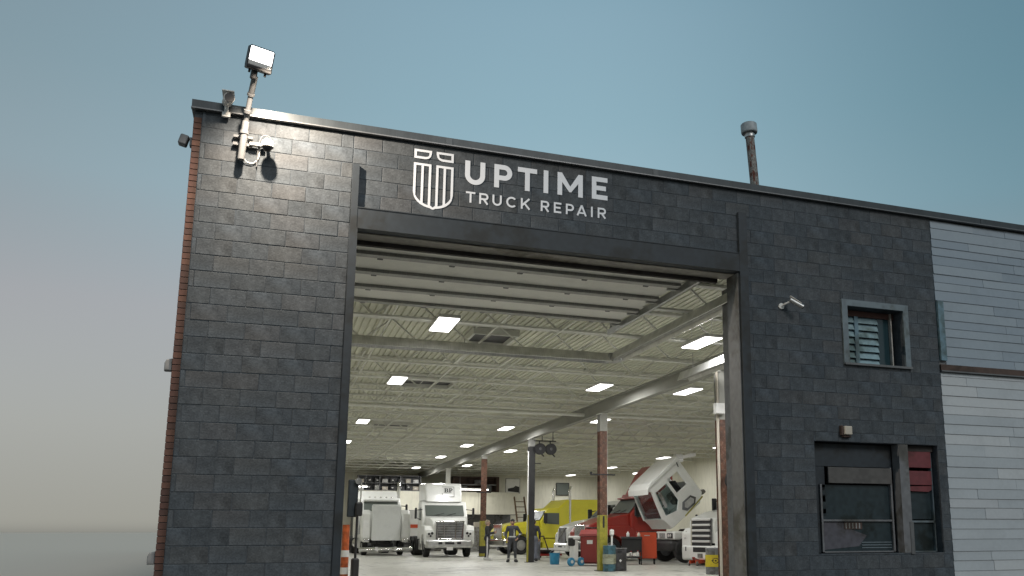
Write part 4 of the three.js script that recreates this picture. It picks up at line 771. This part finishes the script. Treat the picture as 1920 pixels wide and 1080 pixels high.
{
  const c = document.createElement('canvas'); c.width = 512; c.height = 128; const x = c.getContext('2d');
  x.fillStyle = '#b3a01c'; x.fillRect(0, 0, 512, 128); x.fillStyle = '#2b2814'; x.strokeStyle = '#2b2814'; x.lineWidth = 7;
  for (let i = 0; i < 4; i++) { x.save(); x.translate(64 + i * 128, 62); if (i % 2) { x.beginPath(); x.arc(0, 0, 26, 0, 7); x.stroke(); x.beginPath(); x.arc(0, 0, 9, 0, 7); x.fill(); x.fillRect(-36, -5, 20, 10); } else { x.beginPath(); x.moveTo(-30, 20); x.lineTo(-8, -26); x.lineTo(2, -6); x.lineTo(26, -22); x.lineTo(12, 6); x.lineTo(32, 24); x.lineTo(0, 16); x.closePath(); x.fill(); } x.restore(); }
  x.globalAlpha = 0.4; for (let i = 0; i < 160; i++) { x.fillStyle = i % 2 ? '#5e5522' : '#8a7d20'; x.fillRect(rnd() * 512, rnd() * 128, rnd() * 16 + 1, rnd() * 4 + 1); } x.globalAlpha = 1;
  const ct = new THREE.CanvasTexture(c); ct.colorSpace = THREE.SRGBColorSpace; ct.wrapS = THREE.RepeatWrapping;
  const lm = new THREE.MeshStandardMaterial({ map: ct, roughness: 0.7 }); lm.name = 'drum_label';
  for (const [p, lab, a] of [[[13.32, 0, -12.5], 'dark drum with yellow label left of the nearest column', 0.4], [[14.02, 0, -12.4], 'dark drum with yellow label between the nearest column and the door post', 1.9]]) {
    const t = drum('steel_drum', lab, p, 0.265, 0.76, m.grey, null, 'labelled drums'); t.rotation.y = a;
    const g = new THREE.CylinderGeometry(0.281, 0.281, 0.34, 30, 1, true).translate(0, 0.39, 0), b = new THREE.Mesh(g, lm); b.name = 'label_band'; b.castShadow = b.receiveShadow = true; t.add(b);
  }
  const t = drum('steel_drum', 'teal drum with a pale label in front of the yellow column sleeve', [11.13, 0, -15.42], 0.2, 0.8, m.teal);
  const g = new THREE.CylinderGeometry(0.214, 0.214, 0.3, 30, 1, true).translate(0, 0.38, 0), b = new THREE.Mesh(g, M('drum_pale_label', [0.3, 0.32, 0.24], { map: T.grime, roughness: 0.7 })); b.name = 'label_band'; t.add(b);
  P('pump', [bar([0.1, 0.8, 0], [0.1, 1.15, 0], 0.03), rb(0.14, 0.2, 0.12, 0.1, 1.2, 0, 0.05)], m.matteWhite, t);
}
{
  const t = thing('waste_bin', 'charcoal grey square waste bin right of the teal drum', 'bin', [11.58, 0, -15.7], -0.3); t.scale.setScalar(0.85);
  P('body', taper(rb(0.5, 0.8, 0.46, 0, 0.41, 0, 0.04), -0.5, 0.5, 1, 1), M('charcoal_plastic', [0.06, 0.06, 0.068], { map: T.grime, roughness: 0.6 }), t);
  P('rim', [bb(-0.27, 0.27, 0.8, 0.84, -0.25, 0.25)], m.grey, t);
  P('handle', [rb(0.16, 0.06, 0.03, 0, 0.72, 0.24, 0.01)], m.black, t);
  P('sticker', plate([[0, -0.06], [0.05, 0], [0, 0.06], [-0.05, 0]], 0.232, 0.235).translate(0.02, 0.38, 0), m.matteWhite, t);
}
{
  const t = thing('tool_cart', 'black shelved tool cart loaded with bottles left of the orange-red cabinet', 'cart', [13.92, 0, -20.4], -0.4);
  for (const [y, h] of [[0.98, 0.1], [0.28, 0.06]]) P('tray', rb(0.8, h, 0.5, 0, y, 0, 0.02), m.black, t);
  P('panel', rb(0.72, 0.5, 0.42, 0, 0.72, -0.02, 0.02), m.black, t);
  for (const [x, z] of [[-0.36, 0.21], [0.36, 0.21], [-0.36, -0.21], [0.36, -0.21]]) { P('post', bar([x, 0.14, z], [x, 0.98, z], 0.02), m.black, t); P('caster', disc(0.075, 0.04, 'x', x, 0.075, z, 14), m.tyre, t); }
  P('handle', bar([-0.45, 1.02, -0.2], [-0.45, 1.02, 0.2], 0.02), m.midGrey, t);
}
for (const [x, y, z, h, mat, lab] of [[13.75, 1.03, -20.35, 0.2, 'matteWhite', 'white spray bottle on the left of the tool cart top'], [14.15, 1.03, -20.25, 0.17, 'cream', 'cream bottle on the right of the tool cart top'], [13.82, 0.31, -20.22, 0.16, 'alu', 'silver can on the lower tool cart shelf, left one'], [14.05, 0.31, -20.12, 0.18, 'matteWhite', 'white can on the lower tool cart shelf, right one']]) {
  const t = thing('bottle', lab, 'bottle', [x, y, z], 0, 'bottles on the tool cart');
  P('body', new THREE.LatheGeometry([[0, 0], [0.055, 0], [0.06, 0.02], [0.06, h * 0.65], [0.025, h * 0.8], [0.022, h], [0, h]].map((p) => new THREE.Vector2(...p)), 14), m[mat], t);
  P('cap', bar([0, h, 0], [0, h + 0.04, 0], 0.026), m.red, t);
}
{
  const t = thing('tool_cabinet', 'orange-red rolling tool cabinet in front of the tilted tractor', 'tool cabinet', [14.62, 0, -20.6], -0.35); t.scale.setScalar(1.08);
  P('body', rb(0.68, 0.92, 0.55, 0, 0.66, 0, 0.025), m.orange, t);
  for (let i = 0; i < 5; i++) { const d = P('drawer', rb(0.02, 0.14, 0.48, -0.345, 0.32 + i * 0.165, 0, 0.006), m.orange, t); P('pull', bb(-0.368, -0.352, 0.35 + i * 0.165, 0.365 + i * 0.165, -0.2, 0.2), m.alu, d); }
  P('top', bb(-0.35, 0.35, 1.12, 1.145, -0.285, 0.285), m.black, t); P('badge', bb(-0.1, 0.1, 0.98, 1.01, 0.276, 0.28), m.alu, t);
  for (const [x, z] of [[-0.26, 0.2], [0.26, 0.2], [-0.26, -0.2], [0.26, -0.2]]) P('caster', [disc(0.075, 0.04, 'x', x, 0.075, z, 14), bb(x - 0.03, x + 0.03, 0.13, 0.205, z - 0.03, z + 0.03)], m.tyre, t);
}
{
  const t = thing('floor_jack', 'low red floor jack under the rounded white truck bumper', 'floor jack', [15.75, 0, -18.6], -0.9);
  P('frame', [bb(-0.14, -0.1, 0.08, 0.2, -0.5, 0.35), bb(0.1, 0.14, 0.08, 0.2, -0.5, 0.35), bb(-0.14, 0.14, 0.16, 0.2, -0.5, -0.25)], m.orange, t);
  P('lift_arm', [sbar([0, 0.16, -0.2], [0, 0.26, 0.28], 0.1, 0.06), disc(0.06, 0.03, 'y', 0, 0.3, 0.28, 14)], m.red, t);
  P('handle', bar([0, 0.18, -0.45], [0, 0.9, -0.9], 0.018), m.black, t);
  for (const s of [-1, 1]) { P('wheel', disc(0.08, 0.04, 'x', s * 0.16, 0.08, 0.32, 14), m.midGrey, t); P('wheel', disc(0.07, 0.04, 'x', s * 0.16, 0.07, -0.45, 14), m.midGrey, t); }
}
{ // strip seen beside the left jamb
  const t = thing('barrier_post', 'orange and white striped barrier post just inside the left door post', 'barrier', [2.62, 0, -9]);
  P('base', new THREE.LatheGeometry([[0, 0], [0.24, 0], [0.24, 0.05], [0.1, 0.1], [0, 0.1]].map((p) => new THREE.Vector2(...p)), 20), m.black, t);
  P('post', new THREE.CylinderGeometry(0.075, 0.085, 1.3, 18).translate(0, 0.74, 0), m.orangePlastic, t);
  for (const y of [0.78, 0.42]) P('white_band', new THREE.CylinderGeometry(0.087, 0.089, 0.14, 18).translate(0, y, 0), m.matteWhite, t);
}
{
  const t = thing('equipment_stand', 'black upright service stand with a slate panel inside the left door post', 'stand', [2.82, 0, -8.8], 0.2);
  P('base', [rb(0.3, 0.08, 0.3, 0, 0.04, 0, 0.02), rb(0.16, 0.62, 0.16, 0, 0.38, 0, 0.05)], m.black, t);
  P('post', bar([0, 0.6, 0], [0, 1.7, 0], 0.028), m.black, t);
  P('bracket', rb(0.16, 0.3, 0.1, 0.02, 1.72, 0.02, 0.04), m.black, t);
  P('panel', rb(0.22, 0.8, 0.08, -0.1, 1.95, -0.05, 0.03), m.slate, t);
  P('gauge', [disc(0.07, 0.05, 'z', -0.02, 2.32, 0.03, 16), bar([0.05, 1.85, 0.03], [0.05, 2.3, 0.03], 0.015)], m.chrome, t);
}
// ================= along the rear wall =================
{
  const t = thing('office_block', 'low white inside room with overhang along the rear wall', 'room', [12, 0, -50.5]);
  P('fascia', bb(-5.6, 5.5, 2.4, 3.95, -4.4, 0), m.wallIn, t);
  P('rear_panel', bb(-5.6, 5.5, 0, 2.4, -4.4, -2.2), m.grey, t);
  P('base_counter', bb(1.5, 5.3, 0, 1.0, -2.2, -1.2), m.midGrey, t);
  P('fascia_joint', [bb(-1.0, -0.99, 2.42, 3.93, 0, 0.01), bb(2.6, 2.61, 2.42, 3.93, 0, 0.01)], m.grey, t);
  P('lower_strip', bb(-5.6, 5.5, 2.36, 2.4, -0.05, 0.02), m.darkSteel, t);
}
{
  const t = thing('storage_rack', 'long dark rack with two shelves of boxed parts on top of the inside room', 'rack', [8.6, 3.96, -50.7]);
  P('frame', [bb(-2.2, 2.0, 0.0, 0.05, -0.6, 0), bb(-2.2, 2.0, 0.5, 0.54, -0.6, 0), bb(-2.2, 2.0, 1.0, 1.04, -0.6, 0), ...[-2.2, -0.8, 0.6, 1.95].map((x) => bb(x, x + 0.06, 0, 1.04, -0.6, 0.02)), bb(-2.2, 2.0, 0, 1.04, -0.64, -0.6)], m.grey, t);
}
{
  const kinds = ['cardboard', 'midGrey', 'darkSteel', 'alu', 'cream', 'black'], where = ['lower', 'upper'];
  const ordn = ['first', 'second', 'third', 'fourth', 'fifth', 'sixth', 'seventh', 'eighth'];
  for (let r = 0; r < 2; r++) for (let i = 0; i < 8; i++) {
    const w = rr(0.25, 0.4), h = rr(0.22, 0.4), k = kinds[Math.floor(rnd() * 6)];
    const t = thing('parts_box', `${({ cardboard: 'brown cardboard', midGrey: 'grey', darkSteel: 'dark steel', alu: 'silver', cream: 'cream', black: 'black' })[k]} parts box on the ${where[r]} rack shelf, ${ordn[i]} from the left`, 'box', [6.65 + i * 0.52, 4.015 + r * 0.49, -51 + rr(-0.05, 0.1)], rr(-0.1, 0.1), 'boxes on the storage rack');
    P('carton', rb(w, h, 0.32, 0, h / 2, 0, 0.02), m[k], t); P('tag', bb(-0.06, 0.06, h * 0.4, h * 0.6, 0.161, 0.165), m.matteWhite, t);
  }
}
{
  const t = thing('storage_shed', 'dark brown crate rack with shelves high on the rear wall left of the picture', 'rack', [14.6, 3.96, -51]);
  P('frame', [bb(-1.7, 1.6, 0, 0.06, -0.8, 0), bb(-1.7, -1.6, 0, 1.1, -0.8, 0), bb(1.4, 1.6, 0, 1.1, -0.8, 0), bb(-1.7, 1.6, 1.04, 1.1, -0.8, 0), bb(-1.7, 1.6, 0, 1.1, -0.85, -0.8)], m.brownTrim, t);
  P('shelf', bb(-1.6, 1.4, 0.5, 0.55, -0.8, -0.05), m.midGrey, t);
  P('contents', [rb(0.5, 0.35, 0.4, -0.9, 0.25, -0.4, 0.03), rb(0.6, 0.3, 0.4, 0.2, 0.72, -0.4, 0.03), rb(0.4, 0.4, 0.4, 0.9, 0.27, -0.4, 0.03)], m.grey, t);
}
{
  const t = thing('framed_picture', 'white poster with a dark truck silhouette high on the rear wall', 'poster', [17.2, 3.95, -51]);
  P('board', bb(-0.5, 0.5, 0, 0.98, -0.04, 0), m.matteWhite, t);
  P('frame', [bb(-0.54, -0.5, -0.04, 1.02, -0.05, 0.02), bb(0.5, 0.54, -0.04, 1.02, -0.05, 0.02), bb(-0.5, 0.5, -0.04, 0, -0.05, 0.02), bb(-0.5, 0.5, 0.98, 1.02, -0.05, 0.02)], m.midGrey, t);
  P('print', plate([[-0.36, 0.1], [0.48, 0.02], [0.48, 0.42], [0.2, 0.5], [0.05, 0.38], [-0.36, 0.3]], 0.001, 0.004), m.black, t);
}
{
  const t = thing('wall_screen', 'black square screen on the rear wall above the yellow truck', 'screen', [22.2, 4.0, -54.9]);
  P('bezel', rb(1.08, 0.98, 0.08, 0, 0.45, 0, 0.02), m.black, t); P('glass', bb(-0.48, 0.48, 0.02, 0.88, 0.041, 0.046), m.glass, t);
}
{
  const t = thing('ladder_stair', 'steep wooden ladder stair between the inside room and the yellow truck', 'ladder', [17.3, 0, -48], 0.0);
  for (const s of [-1, 1]) P('rail', sbar([s * 0.35, 0, 0.4], [s * 0.35, 3.6, -1.6], 0.08, 0.14), m.cardboard, t);
  for (let i = 1; i < 10; i++) P('tread', bb(-0.32, 0.32, i * 0.36, i * 0.36 + 0.05, 0.3 - i * 0.2, 0.52 - i * 0.2), m.cardboard, t);
}
for (const [x, y, z, L, lab] of [[13.9, 4.05, -49.2, 2.2, 'bright tube light hung in front of the inside room fascia'], [6.4, 4.15, -49.4, 1.0, 'bright tube light far left above the classic truck'], [24.2, 5.1, -44, 2.4, 'long tube light along the right wall behind the red column']]) {
  const t = thing('tube_light', lab, 'light', [x, y, z], x > 20 ? Math.PI / 2 : 0, 'tube lights');
  P('housing', [bb(-L / 2, L / 2, 0.03, 0.1, -0.08, 0.08), bar([-L * 0.4, 0.1, 0], [-L * 0.4, 5.45 - y, 0], 0.006), bar([L * 0.4, 0.1, 0], [L * 0.4, 5.45 - y, 0], 0.006)], m.matteWhite, t);
  P('tube', [bar([-L / 2, 0, 0.04], [L / 2, 0, 0.04], 0.03), bar([-L / 2, 0, -0.04], [L / 2, 0, -0.04], 0.03)], MATS.light_diffuser, t);
  const l = new THREE.RectAreaLight(new THREE.Color(1, 0.975, 0.9), LIGHT_I * 0.6, L, 0.12); l.position.set(0, -0.04, 0); l.rotation.x = -Math.PI / 2; t.add(l);
}
{ // unit heater fan under the roof at the far right
  const t = thing('unit_heater', 'white unit heater with a spot lamp hung above the tilted cab', 'heater', [20.9, 5.0, -31]);
  P('cabinet', rb(0.42, 0.4, 0.4, 0, 0, 0, 0.03), m.matteWhite, t);
  P('louvre', Array.from({ length: 4 }, (_, i) => bb(-0.18, 0.18, -0.14 + i * 0.09, -0.125 + i * 0.09, 0.2, 0.22)), m.midGrey, t);
  P('duct', [sbar([0.2, 0.05, 0], [0.95, 0.22, 0.1], 0.18), bar([-0.15, 0.2, 0], [-0.15, 0.45, 0], 0.012), bar([0.15, 0.2, 0], [0.15, 0.45, 0], 0.012)], m.matteWhite, t);
}
// clutter against the inside room and by the yellow truck
for (const [x, z, w, h, d, mt, lab] of [[10.9, -46.5, 0.9, 1.1, 0.6, 'midGrey', 'grey tall parts bin between the white truck and brown column'], [13.2, -44.3, 1.3, 1.5, 0.5, 'midGrey', 'pale grey machine cabinet behind the two men'], [15.7, -46.8, 1.0, 1.0, 0.8, 'grey', 'dark crate behind the yellow hood']]) {
  const t = thing('cabinet', lab, 'cabinet', [x, 0, z]);
  P('body', rb(w, h, d, 0, h / 2, 0, 0.04), m[mt], t); P('door', [rb(w * 0.44, h * 0.8, 0.02, -w * 0.23, h * 0.5, d / 2 + 0.005, 0.01), rb(w * 0.44, h * 0.8, 0.02, w * 0.23, h * 0.5, d / 2 + 0.005, 0.01)], m[mt], t); P('top_box', rb(w * 0.5, 0.3, d * 0.6, w * 0.1, h + 0.15, 0, 0.03), m.cream, t);
}
{
  const t = thing('oil_drain', 'dark oil drain trolley on the floor under the yellow truck door', 'trolley', [13.6, 0, -30.5], 0.3);
  P('pan', new THREE.LatheGeometry([[0, 0.18], [0.3, 0.18], [0.42, 0.36], [0.4, 0.36], [0.29, 0.2], [0, 0.2]].map((p) => new THREE.Vector2(...p)), 20), m.black, t);
  P('mast', [bar([0.3, 0.18, -0.2], [0.1, 1.0, -0.4], 0.03), bar([-0.3, 0.18, -0.2], [-0.1, 1.0, -0.4], 0.03), bar([-0.1, 1.0, -0.4], [0.1, 1.0, -0.4], 0.03)], m.brownTrim, t);
  P('base', [bb(-0.6, 0.7, 0.08, 0.18, -0.3, 0.3)], m.red, t); P('deck_plate', bb(-0.1, 0.75, 0.05, 0.08, 0.1, 0.45), m.matteWhite, t);
  for (const [x, z] of [[-0.5, 0.25], [0.6, 0.25], [-0.5, -0.25], [0.6, -0.25]]) P('caster', disc(0.05, 0.03, 'x', x, 0.05, z, 12), m.tyre, t);
}
{
  const t = thing('floor_cabinet', 'pale blue-grey steel locker beside the dark column', 'locker', [12.05, 0, -27.2], 0.1);
  P('body', rb(0.42, 0.85, 0.4, 0, 0.43, 0, 0.02), M('locker_paint', [0.22, 0.25, 0.31], { map: T.grime, roughness: 0.5 }), t); P('strip', bb(-0.02, 0.02, 0.05, 0.8, 0.201, 0.21), m.alu, t); P('top', bb(-0.23, 0.23, 0.85, 0.88, -0.22, 0.22), m.brownTrim, t);
}

// ================= people =================
// bones: [ax, ay, az, ra, bx, by, bz, rb, tag, flatten?]; smooth union meshed with surface nets
function skin(bones, cell, k, colour) {
  let lo = [9, 9, 9], hi = [-9, -9, -9];
  for (const b of bones) for (let c = 0; c < 3; c++) { const r = Math.max(b[3], b[7]) + 3 * cell; lo[c] = Math.min(lo[c], b[c] - r, b[4 + c] - r); hi[c] = Math.max(hi[c], b[c] + r, b[4 + c] + r); }
  const n = lo.map((l, c) => Math.ceil((hi[c] - l) / cell) + 1), N = n[0] * n[1] * n[2], f = new Float32Array(N);
  const one = (b, x, y, z) => {
    const dx = b[4] - b[0], dy = b[5] - b[1], dz = b[6] - b[2], px = x - b[0], py = y - b[1], pz = z - b[2], dd = dx * dx + dy * dy + dz * dz;
    const t = dd > 0 ? Math.min(1, Math.max(0, (px * dx + py * dy + pz * dz) / dd)) : 0, fx = px - dx * t, fy = py - dy * t, fz = (pz - dz * t) * (b[9] ?? 1);
    return Math.sqrt(fx * fx + fy * fy + fz * fz) - (b[3] + (b[7] - b[3]) * t);
  };
  const dist = (x, y, z) => { let d = 9; for (const b of bones) { const e = one(b, x, y, z), kk = b[10] ?? k, h = Math.max(kk - Math.abs(d - e), 0) / kk; d = Math.min(d, e) - h * h * kk * 0.25; } return d; };
  let q = 0; for (let l = 0; l < n[2]; l++) for (let j = 0; j < n[1]; j++) for (let i = 0; i < n[0]; i++) f[q++] = dist(lo[0] + i * cell, lo[1] + j * cell, lo[2] + l * cell);
  const id = new Int32Array(N).fill(-1), pos = [], idx = [], at = (i, j, l) => i + n[0] * (j + n[1] * l);
  for (let l = 0; l < n[2] - 1; l++) for (let j = 0; j < n[1] - 1; j++) for (let i = 0; i < n[0] - 1; i++) {
    let mask = 0; const v = []; for (let c = 0; c < 8; c++) { const s = f[at(i + (c & 1), j + (c >> 1 & 1), l + (c >> 2))]; v.push(s); if (s < 0) mask |= 1 << c; }
    if (mask === 0 || mask === 255) continue;
    let x = 0, y = 0, z = 0, m2 = 0;
    for (let a = 0; a < 8; a++) for (const b of [1, 2, 4]) if (!(a & b)) { const s0 = v[a], s1 = v[a | b]; if ((s0 < 0) !== (s1 < 0)) { const t = s0 / (s0 - s1); x += (a & 1) + (b === 1 ? t : 0); y += (a >> 1 & 1) + (b === 2 ? t : 0); z += (a >> 2) + (b === 4 ? t : 0); m2++; } }
    id[at(i, j, l)] = pos.length / 3; pos.push(lo[0] + (i + x / m2) * cell, lo[1] + (j + y / m2) * cell, lo[2] + (l + z / m2) * cell);
  }
  for (let l = 1; l < n[2] - 1; l++) for (let j = 1; j < n[1] - 1; j++) for (let i = 1; i < n[0] - 1; i++) {
    const s = f[at(i, j, l)] < 0;
    for (const [e, a, b] of [[[1, 0, 0], [0, 1, 0], [0, 0, 1]], [[0, 1, 0], [0, 0, 1], [1, 0, 0]], [[0, 0, 1], [1, 0, 0], [0, 1, 0]]]) {
      if ((f[at(i + e[0], j + e[1], l + e[2])] < 0) === s) continue;
      const p0 = id[at(i - a[0] - b[0], j - a[1] - b[1], l - a[2] - b[2])], p1 = id[at(i - b[0], j - b[1], l - b[2])], p2 = id[at(i, j, l)], p3 = id[at(i - a[0], j - a[1], l - a[2])];
      if (p0 < 0 || p1 < 0 || p2 < 0 || p3 < 0) continue;
      if (s) idx.push(p0, p1, p2, p0, p2, p3); else idx.push(p0, p2, p1, p0, p3, p2);
    }
  }
  const col = new Float32Array(pos.length);
  for (let v = 0; v < pos.length; v += 3) { let best = 9, tag = 0; for (const b of bones) { const d = one(b, pos[v], pos[v + 1], pos[v + 2]); if (d < best) { best = d; tag = b[8]; } } col.set(colour(tag, pos[v], pos[v + 1], pos[v + 2]), v); }
  const g = new THREE.BufferGeometry(); g.setAttribute('position', new THREE.Float32BufferAttribute(pos, 3)); g.setAttribute('color', new THREE.BufferAttribute(col, 3)); g.setIndex(idx); g.computeVertexNormals();
  return metric(g);
}
const cloth = M('clothing', [1, 1, 1], { roughness: 0.85 }); cloth.vertexColors = true;
function hand(w, dir, palmN, side, tag = 'skin') {      // wrist, pointing direction, palm normal
  const d = V(...dir).normalize(), nrm = V(...palmN), sx = d.clone().cross(nrm).normalize().multiplyScalar(side); nrm.copy(sx).cross(d).normalize().multiplyScalar(side);
  const o = [], pt = (a, b, c) => V(...w).addScaledVector(d, a).addScaledVector(sx, b).addScaledVector(nrm, c).toArray(), add = (p, r, q, s) => o.push([...p, r, ...q, s, tag, 1, 0.008]);
  add(pt(0, 0, 0), 0.026, pt(0.04, -0.012, 0), 0.024); add(pt(0.03, 0.018, 0), 0.02, pt(0.085, 0.028, 0), 0.014); add(pt(0.03, -0.012, 0), 0.02, pt(0.085, -0.022, 0), 0.014); add(pt(0.04, 0, 0), 0.019, pt(0.09, 0.004, 0), 0.015);
  [[0.033, 0.062], [0.012, 0.072], [-0.01, 0.066], [-0.03, 0.05]].forEach(([s, L]) => { const a = pt(0.088, s, 0), b = pt(0.088 + L * 0.5, s * 1.1, 0.014), c = pt(0.088 + L * 0.75, s * 1.1, 0.042); add(a, 0.0105, b, 0.0095); add(b, 0.0095, c, 0.008); });
  const b = pt(0.055, 0.062, 0.02); add(pt(0.02, 0.025, 0.005), 0.015, b, 0.011); add(b, 0.011, pt(0.09, 0.066, 0.036), 0.009);
  return o;
}
function person(label, pos, turn, p, colour, extras) {
  const o = thing('person', label, 'person', pos, turn);
  const B = [], add = (a, ra, b, rb2, tag, fl) => B.push([...a, ra, ...b, rb2, tag, fl]);
  const hipL = [0.095, 0.92, 0], hipR = [-0.095, 0.92, 0];
  add([0, 0.95, 0], 0.135, [0, 1.1, 0.0], 0.13, 'top', 1.25); add([0, 1.1, 0], 0.13, [0, 1.33, 0.0], 0.155, 'top', 1.3); add([-0.1, 1.38, 0], 0.085, [0.1, 1.38, 0], 0.085, 'top', 1.1);
  add([-0.05, 0.94, -0.03], 0.12, [0.05, 0.94, -0.03], 0.12, 'leg');
  add([0, 1.4, 0], 0.06, [0, 1.5, 0.015], 0.052, 'skin');
  for (const s of [0, 1]) {
    const sg = s ? 1 : -1, sh = [sg * 0.185, 1.4, 0], el = p.el[s], wr = p.wr[s], kn = p.kn[s], an = p.an[s], hip = s ? hipL : hipR;
    add(sh, 0.066, el, 0.05, 'top'); add(el, 0.05, wr, 0.037, 'top');
    add(hip, 0.1, kn, 0.07, 'leg'); add(kn, 0.07, an, 0.052, 'leg');
    const toe = p.toe[s]; add([an[0], 0.075, an[2] - 0.03], 0.052, toe, 0.042, 'shoe'); add([an[0], 0.055, an[2] - 0.05], 0.045, [toe[0], 0.04, toe[2]], 0.038, 'shoe');
  }
  const geos = [skin(B, 0.016, 0.05, colour)];
  const hy = 1.6, H = [], hd = (a, ra, b, rb2, tag, fl, kk) => H.push([...a, ra, ...b, rb2, tag, fl ?? 1, kk ?? 0.02]);
  hd([0, 1.5, 0.01], 0.05, [0, 1.56, 0.02], 0.05, 'skin'); hd([0, hy + 0.02, -0.01], 0.088, [0, hy + 0.01, 0.025], 0.083, 'skin'); hd([0, hy - 0.05, 0.035], 0.062, [0, hy - 0.08, 0.055], 0.035, p.beard ? 'beard' : 'skin');
  hd([0, hy + 0.01, 0.105], 0.012, [0, hy - 0.022, 0.122], 0.016, 'skin', 1, 0.01); hd([-0.02, hy - 0.058, 0.092], 0.007, [0.02, hy - 0.058, 0.092], 0.007, 'lip', 1, 0.006);
  for (const s of [-1, 1]) { hd([s * 0.034, hy + 0.012, 0.096], 0.012, [s * 0.034, hy + 0.012, 0.096], 0.012, 'eye', 1, 0.006); hd([s * 0.09, hy + 0.015, 0.005], 0.02, [s * 0.088, hy - 0.02, 0.005], 0.014, 'skin', 1, 0.01); hd([s * 0.02, hy + 0.035, 0.103], 0.007, [s * 0.048, hy + 0.036, 0.095], 0.006, 'hair', 1, 0.006); }
  hd([0, hy + 0.055, -0.02], 0.092, [0, hy + 0.05, 0.02], 0.08, 'hair'); hd([0, hy - 0.02, -0.05], 0.07, [0, hy + 0.03, -0.04], 0.08, 'hair');
  if (p.cap) { hd([0, hy + 0.075, -0.02], 0.09, [0, hy + 0.08, 0.02], 0.082, 'cap'); hd([-0.03, hy + 0.06, 0.1], 0.02, [0.03, hy + 0.06, 0.1], 0.02, 'cap', 2); }
  geos.push(skin(H, 0.0065, 0.02, colour));
  for (const s of [0, 1]) geos.push(skin(hand(p.wr[s], p.hd[s], p.pn[s], s ? 1 : -1), 0.0055, 0.008, colour));
  const body = P('body', geos, cloth, o);
  extras?.(o);
  return o;
}
person('man in dark coverall with pale reflective bands, standing facing the door', [10.42, 0, -24.8], -0.22, {
  el: [[-0.27, 1.14, -0.03], [0.34, 1.15, -0.02]], wr: [[-0.24, 0.95, 0.12], [0.22, 0.97, 0.14]], kn: [[-0.13, 0.5, 0.02], [0.12, 0.5, 0.03]], an: [[-0.15, 0.1, -0.02], [0.14, 0.1, -0.01]], toe: [[-0.19, 0.045, 0.15], [0.19, 0.045, 0.16]],
  hd: [[0.15, -0.9, 0.4], [-0.5, -0.7, 0.4]], pn: [[0.9, 0.1, -0.2], [-0.7, 0.4, -0.3]], beard: true,
}, (t, x, y, z) => t === 'skin' ? [0.42, 0.26, 0.19] : t === 'hair' ? [0.012, 0.011, 0.012] : t === 'beard' ? [0.16, 0.06, 0.045] : t === 'lip' ? [0.3, 0.13, 0.11] : t === 'eye' ? [0.05, 0.04, 0.04] : t === 'shoe' ? [0.02, 0.02, 0.021] : t === 'top' ? ((Math.abs(y - 1.03) < 0.022 && Math.abs(x) < 0.2) || (y > 1.05 && y < 1.32 && Math.abs(x - 0.07) < 0.018 && z > 0) || (Math.abs(y - 1.12) < 0.022 && x > 0.22) ? [0.5, 0.52, 0.5] : [0.045, 0.047, 0.055]) : (y < 0.17 ? [0.3, 0.3, 0.28] : [0.05, 0.054, 0.06]));
person('person in dark jacket and black trousers with a white side stripe, hands raised', [10.02, 0, -27.6], 1.35, {
  el: [[-0.26, 1.14, 0.05], [0.25, 1.14, 0.06]], wr: [[-0.14, 1.17, 0.29], [0.13, 1.2, 0.3]], kn: [[-0.1, 0.5, 0.03], [0.11, 0.5, 0.0]], an: [[-0.1, 0.1, 0.0], [0.12, 0.1, -0.06]], toe: [[-0.11, 0.045, 0.17], [0.14, 0.045, 0.11]],
  hd: [[0.35, 0.25, 0.8], [-0.35, 0.3, 0.8]], pn: [[0.7, 0.5, 0.2], [-0.7, 0.5, 0.2]],
}, (t, x, y, z) => t === 'skin' ? [0.5, 0.33, 0.25] : t === 'hair' ? [0.32, 0.26, 0.18] : t === 'lip' ? [0.36, 0.17, 0.14] : t === 'eye' ? [0.05, 0.04, 0.04] : t === 'shoe' ? [0.6, 0.6, 0.58] : t === 'top' ? (y < 1.12 && Math.abs(x) < 0.19 ? [0.05, 0.06, 0.085] : [0.035, 0.037, 0.042]) : (Math.abs(x) > 0.145 + (y < 0.5 ? -0.02 : 0.01) && Math.abs(z - 0.0) < 0.03 ? [0.62, 0.6, 0.62] : [0.016, 0.016, 0.019]),
(o) => P('phone', rb(0.075, 0.14, 0.012, 0, 1.3, 0.4, 0.004).rotateX(0), m.black, o));
person('person in dark jacket standing with back turned, half hidden by the dark column', [11.55, 0, -25.6], 2.75, {
  el: [[-0.27, 1.14, -0.02], [0.26, 1.14, 0.0]], wr: [[-0.24, 0.94, 0.1], [0.23, 0.95, 0.14]], kn: [[-0.11, 0.5, 0.02], [0.11, 0.5, 0.03]], an: [[-0.11, 0.1, -0.02], [0.12, 0.1, -0.01]], toe: [[-0.13, 0.045, 0.15], [0.15, 0.045, 0.16]],
  hd: [[0.1, -0.9, 0.3], [-0.1, -0.9, 0.3]], pn: [[0.9, 0, 0], [-0.9, 0, 0]],
}, (t, x, y, z) => t === 'skin' ? [0.45, 0.29, 0.21] : t === 'hair' ? [0.015, 0.013, 0.013] : t === 'lip' ? [0.3, 0.13, 0.11] : t === 'eye' ? [0.05, 0.04, 0.04] : t === 'shoe' ? [0.03, 0.03, 0.03] : t === 'top' ? [0.03, 0.03, 0.038] : [0.13, 0.14, 0.17]);

renderer.render(scene, camera);
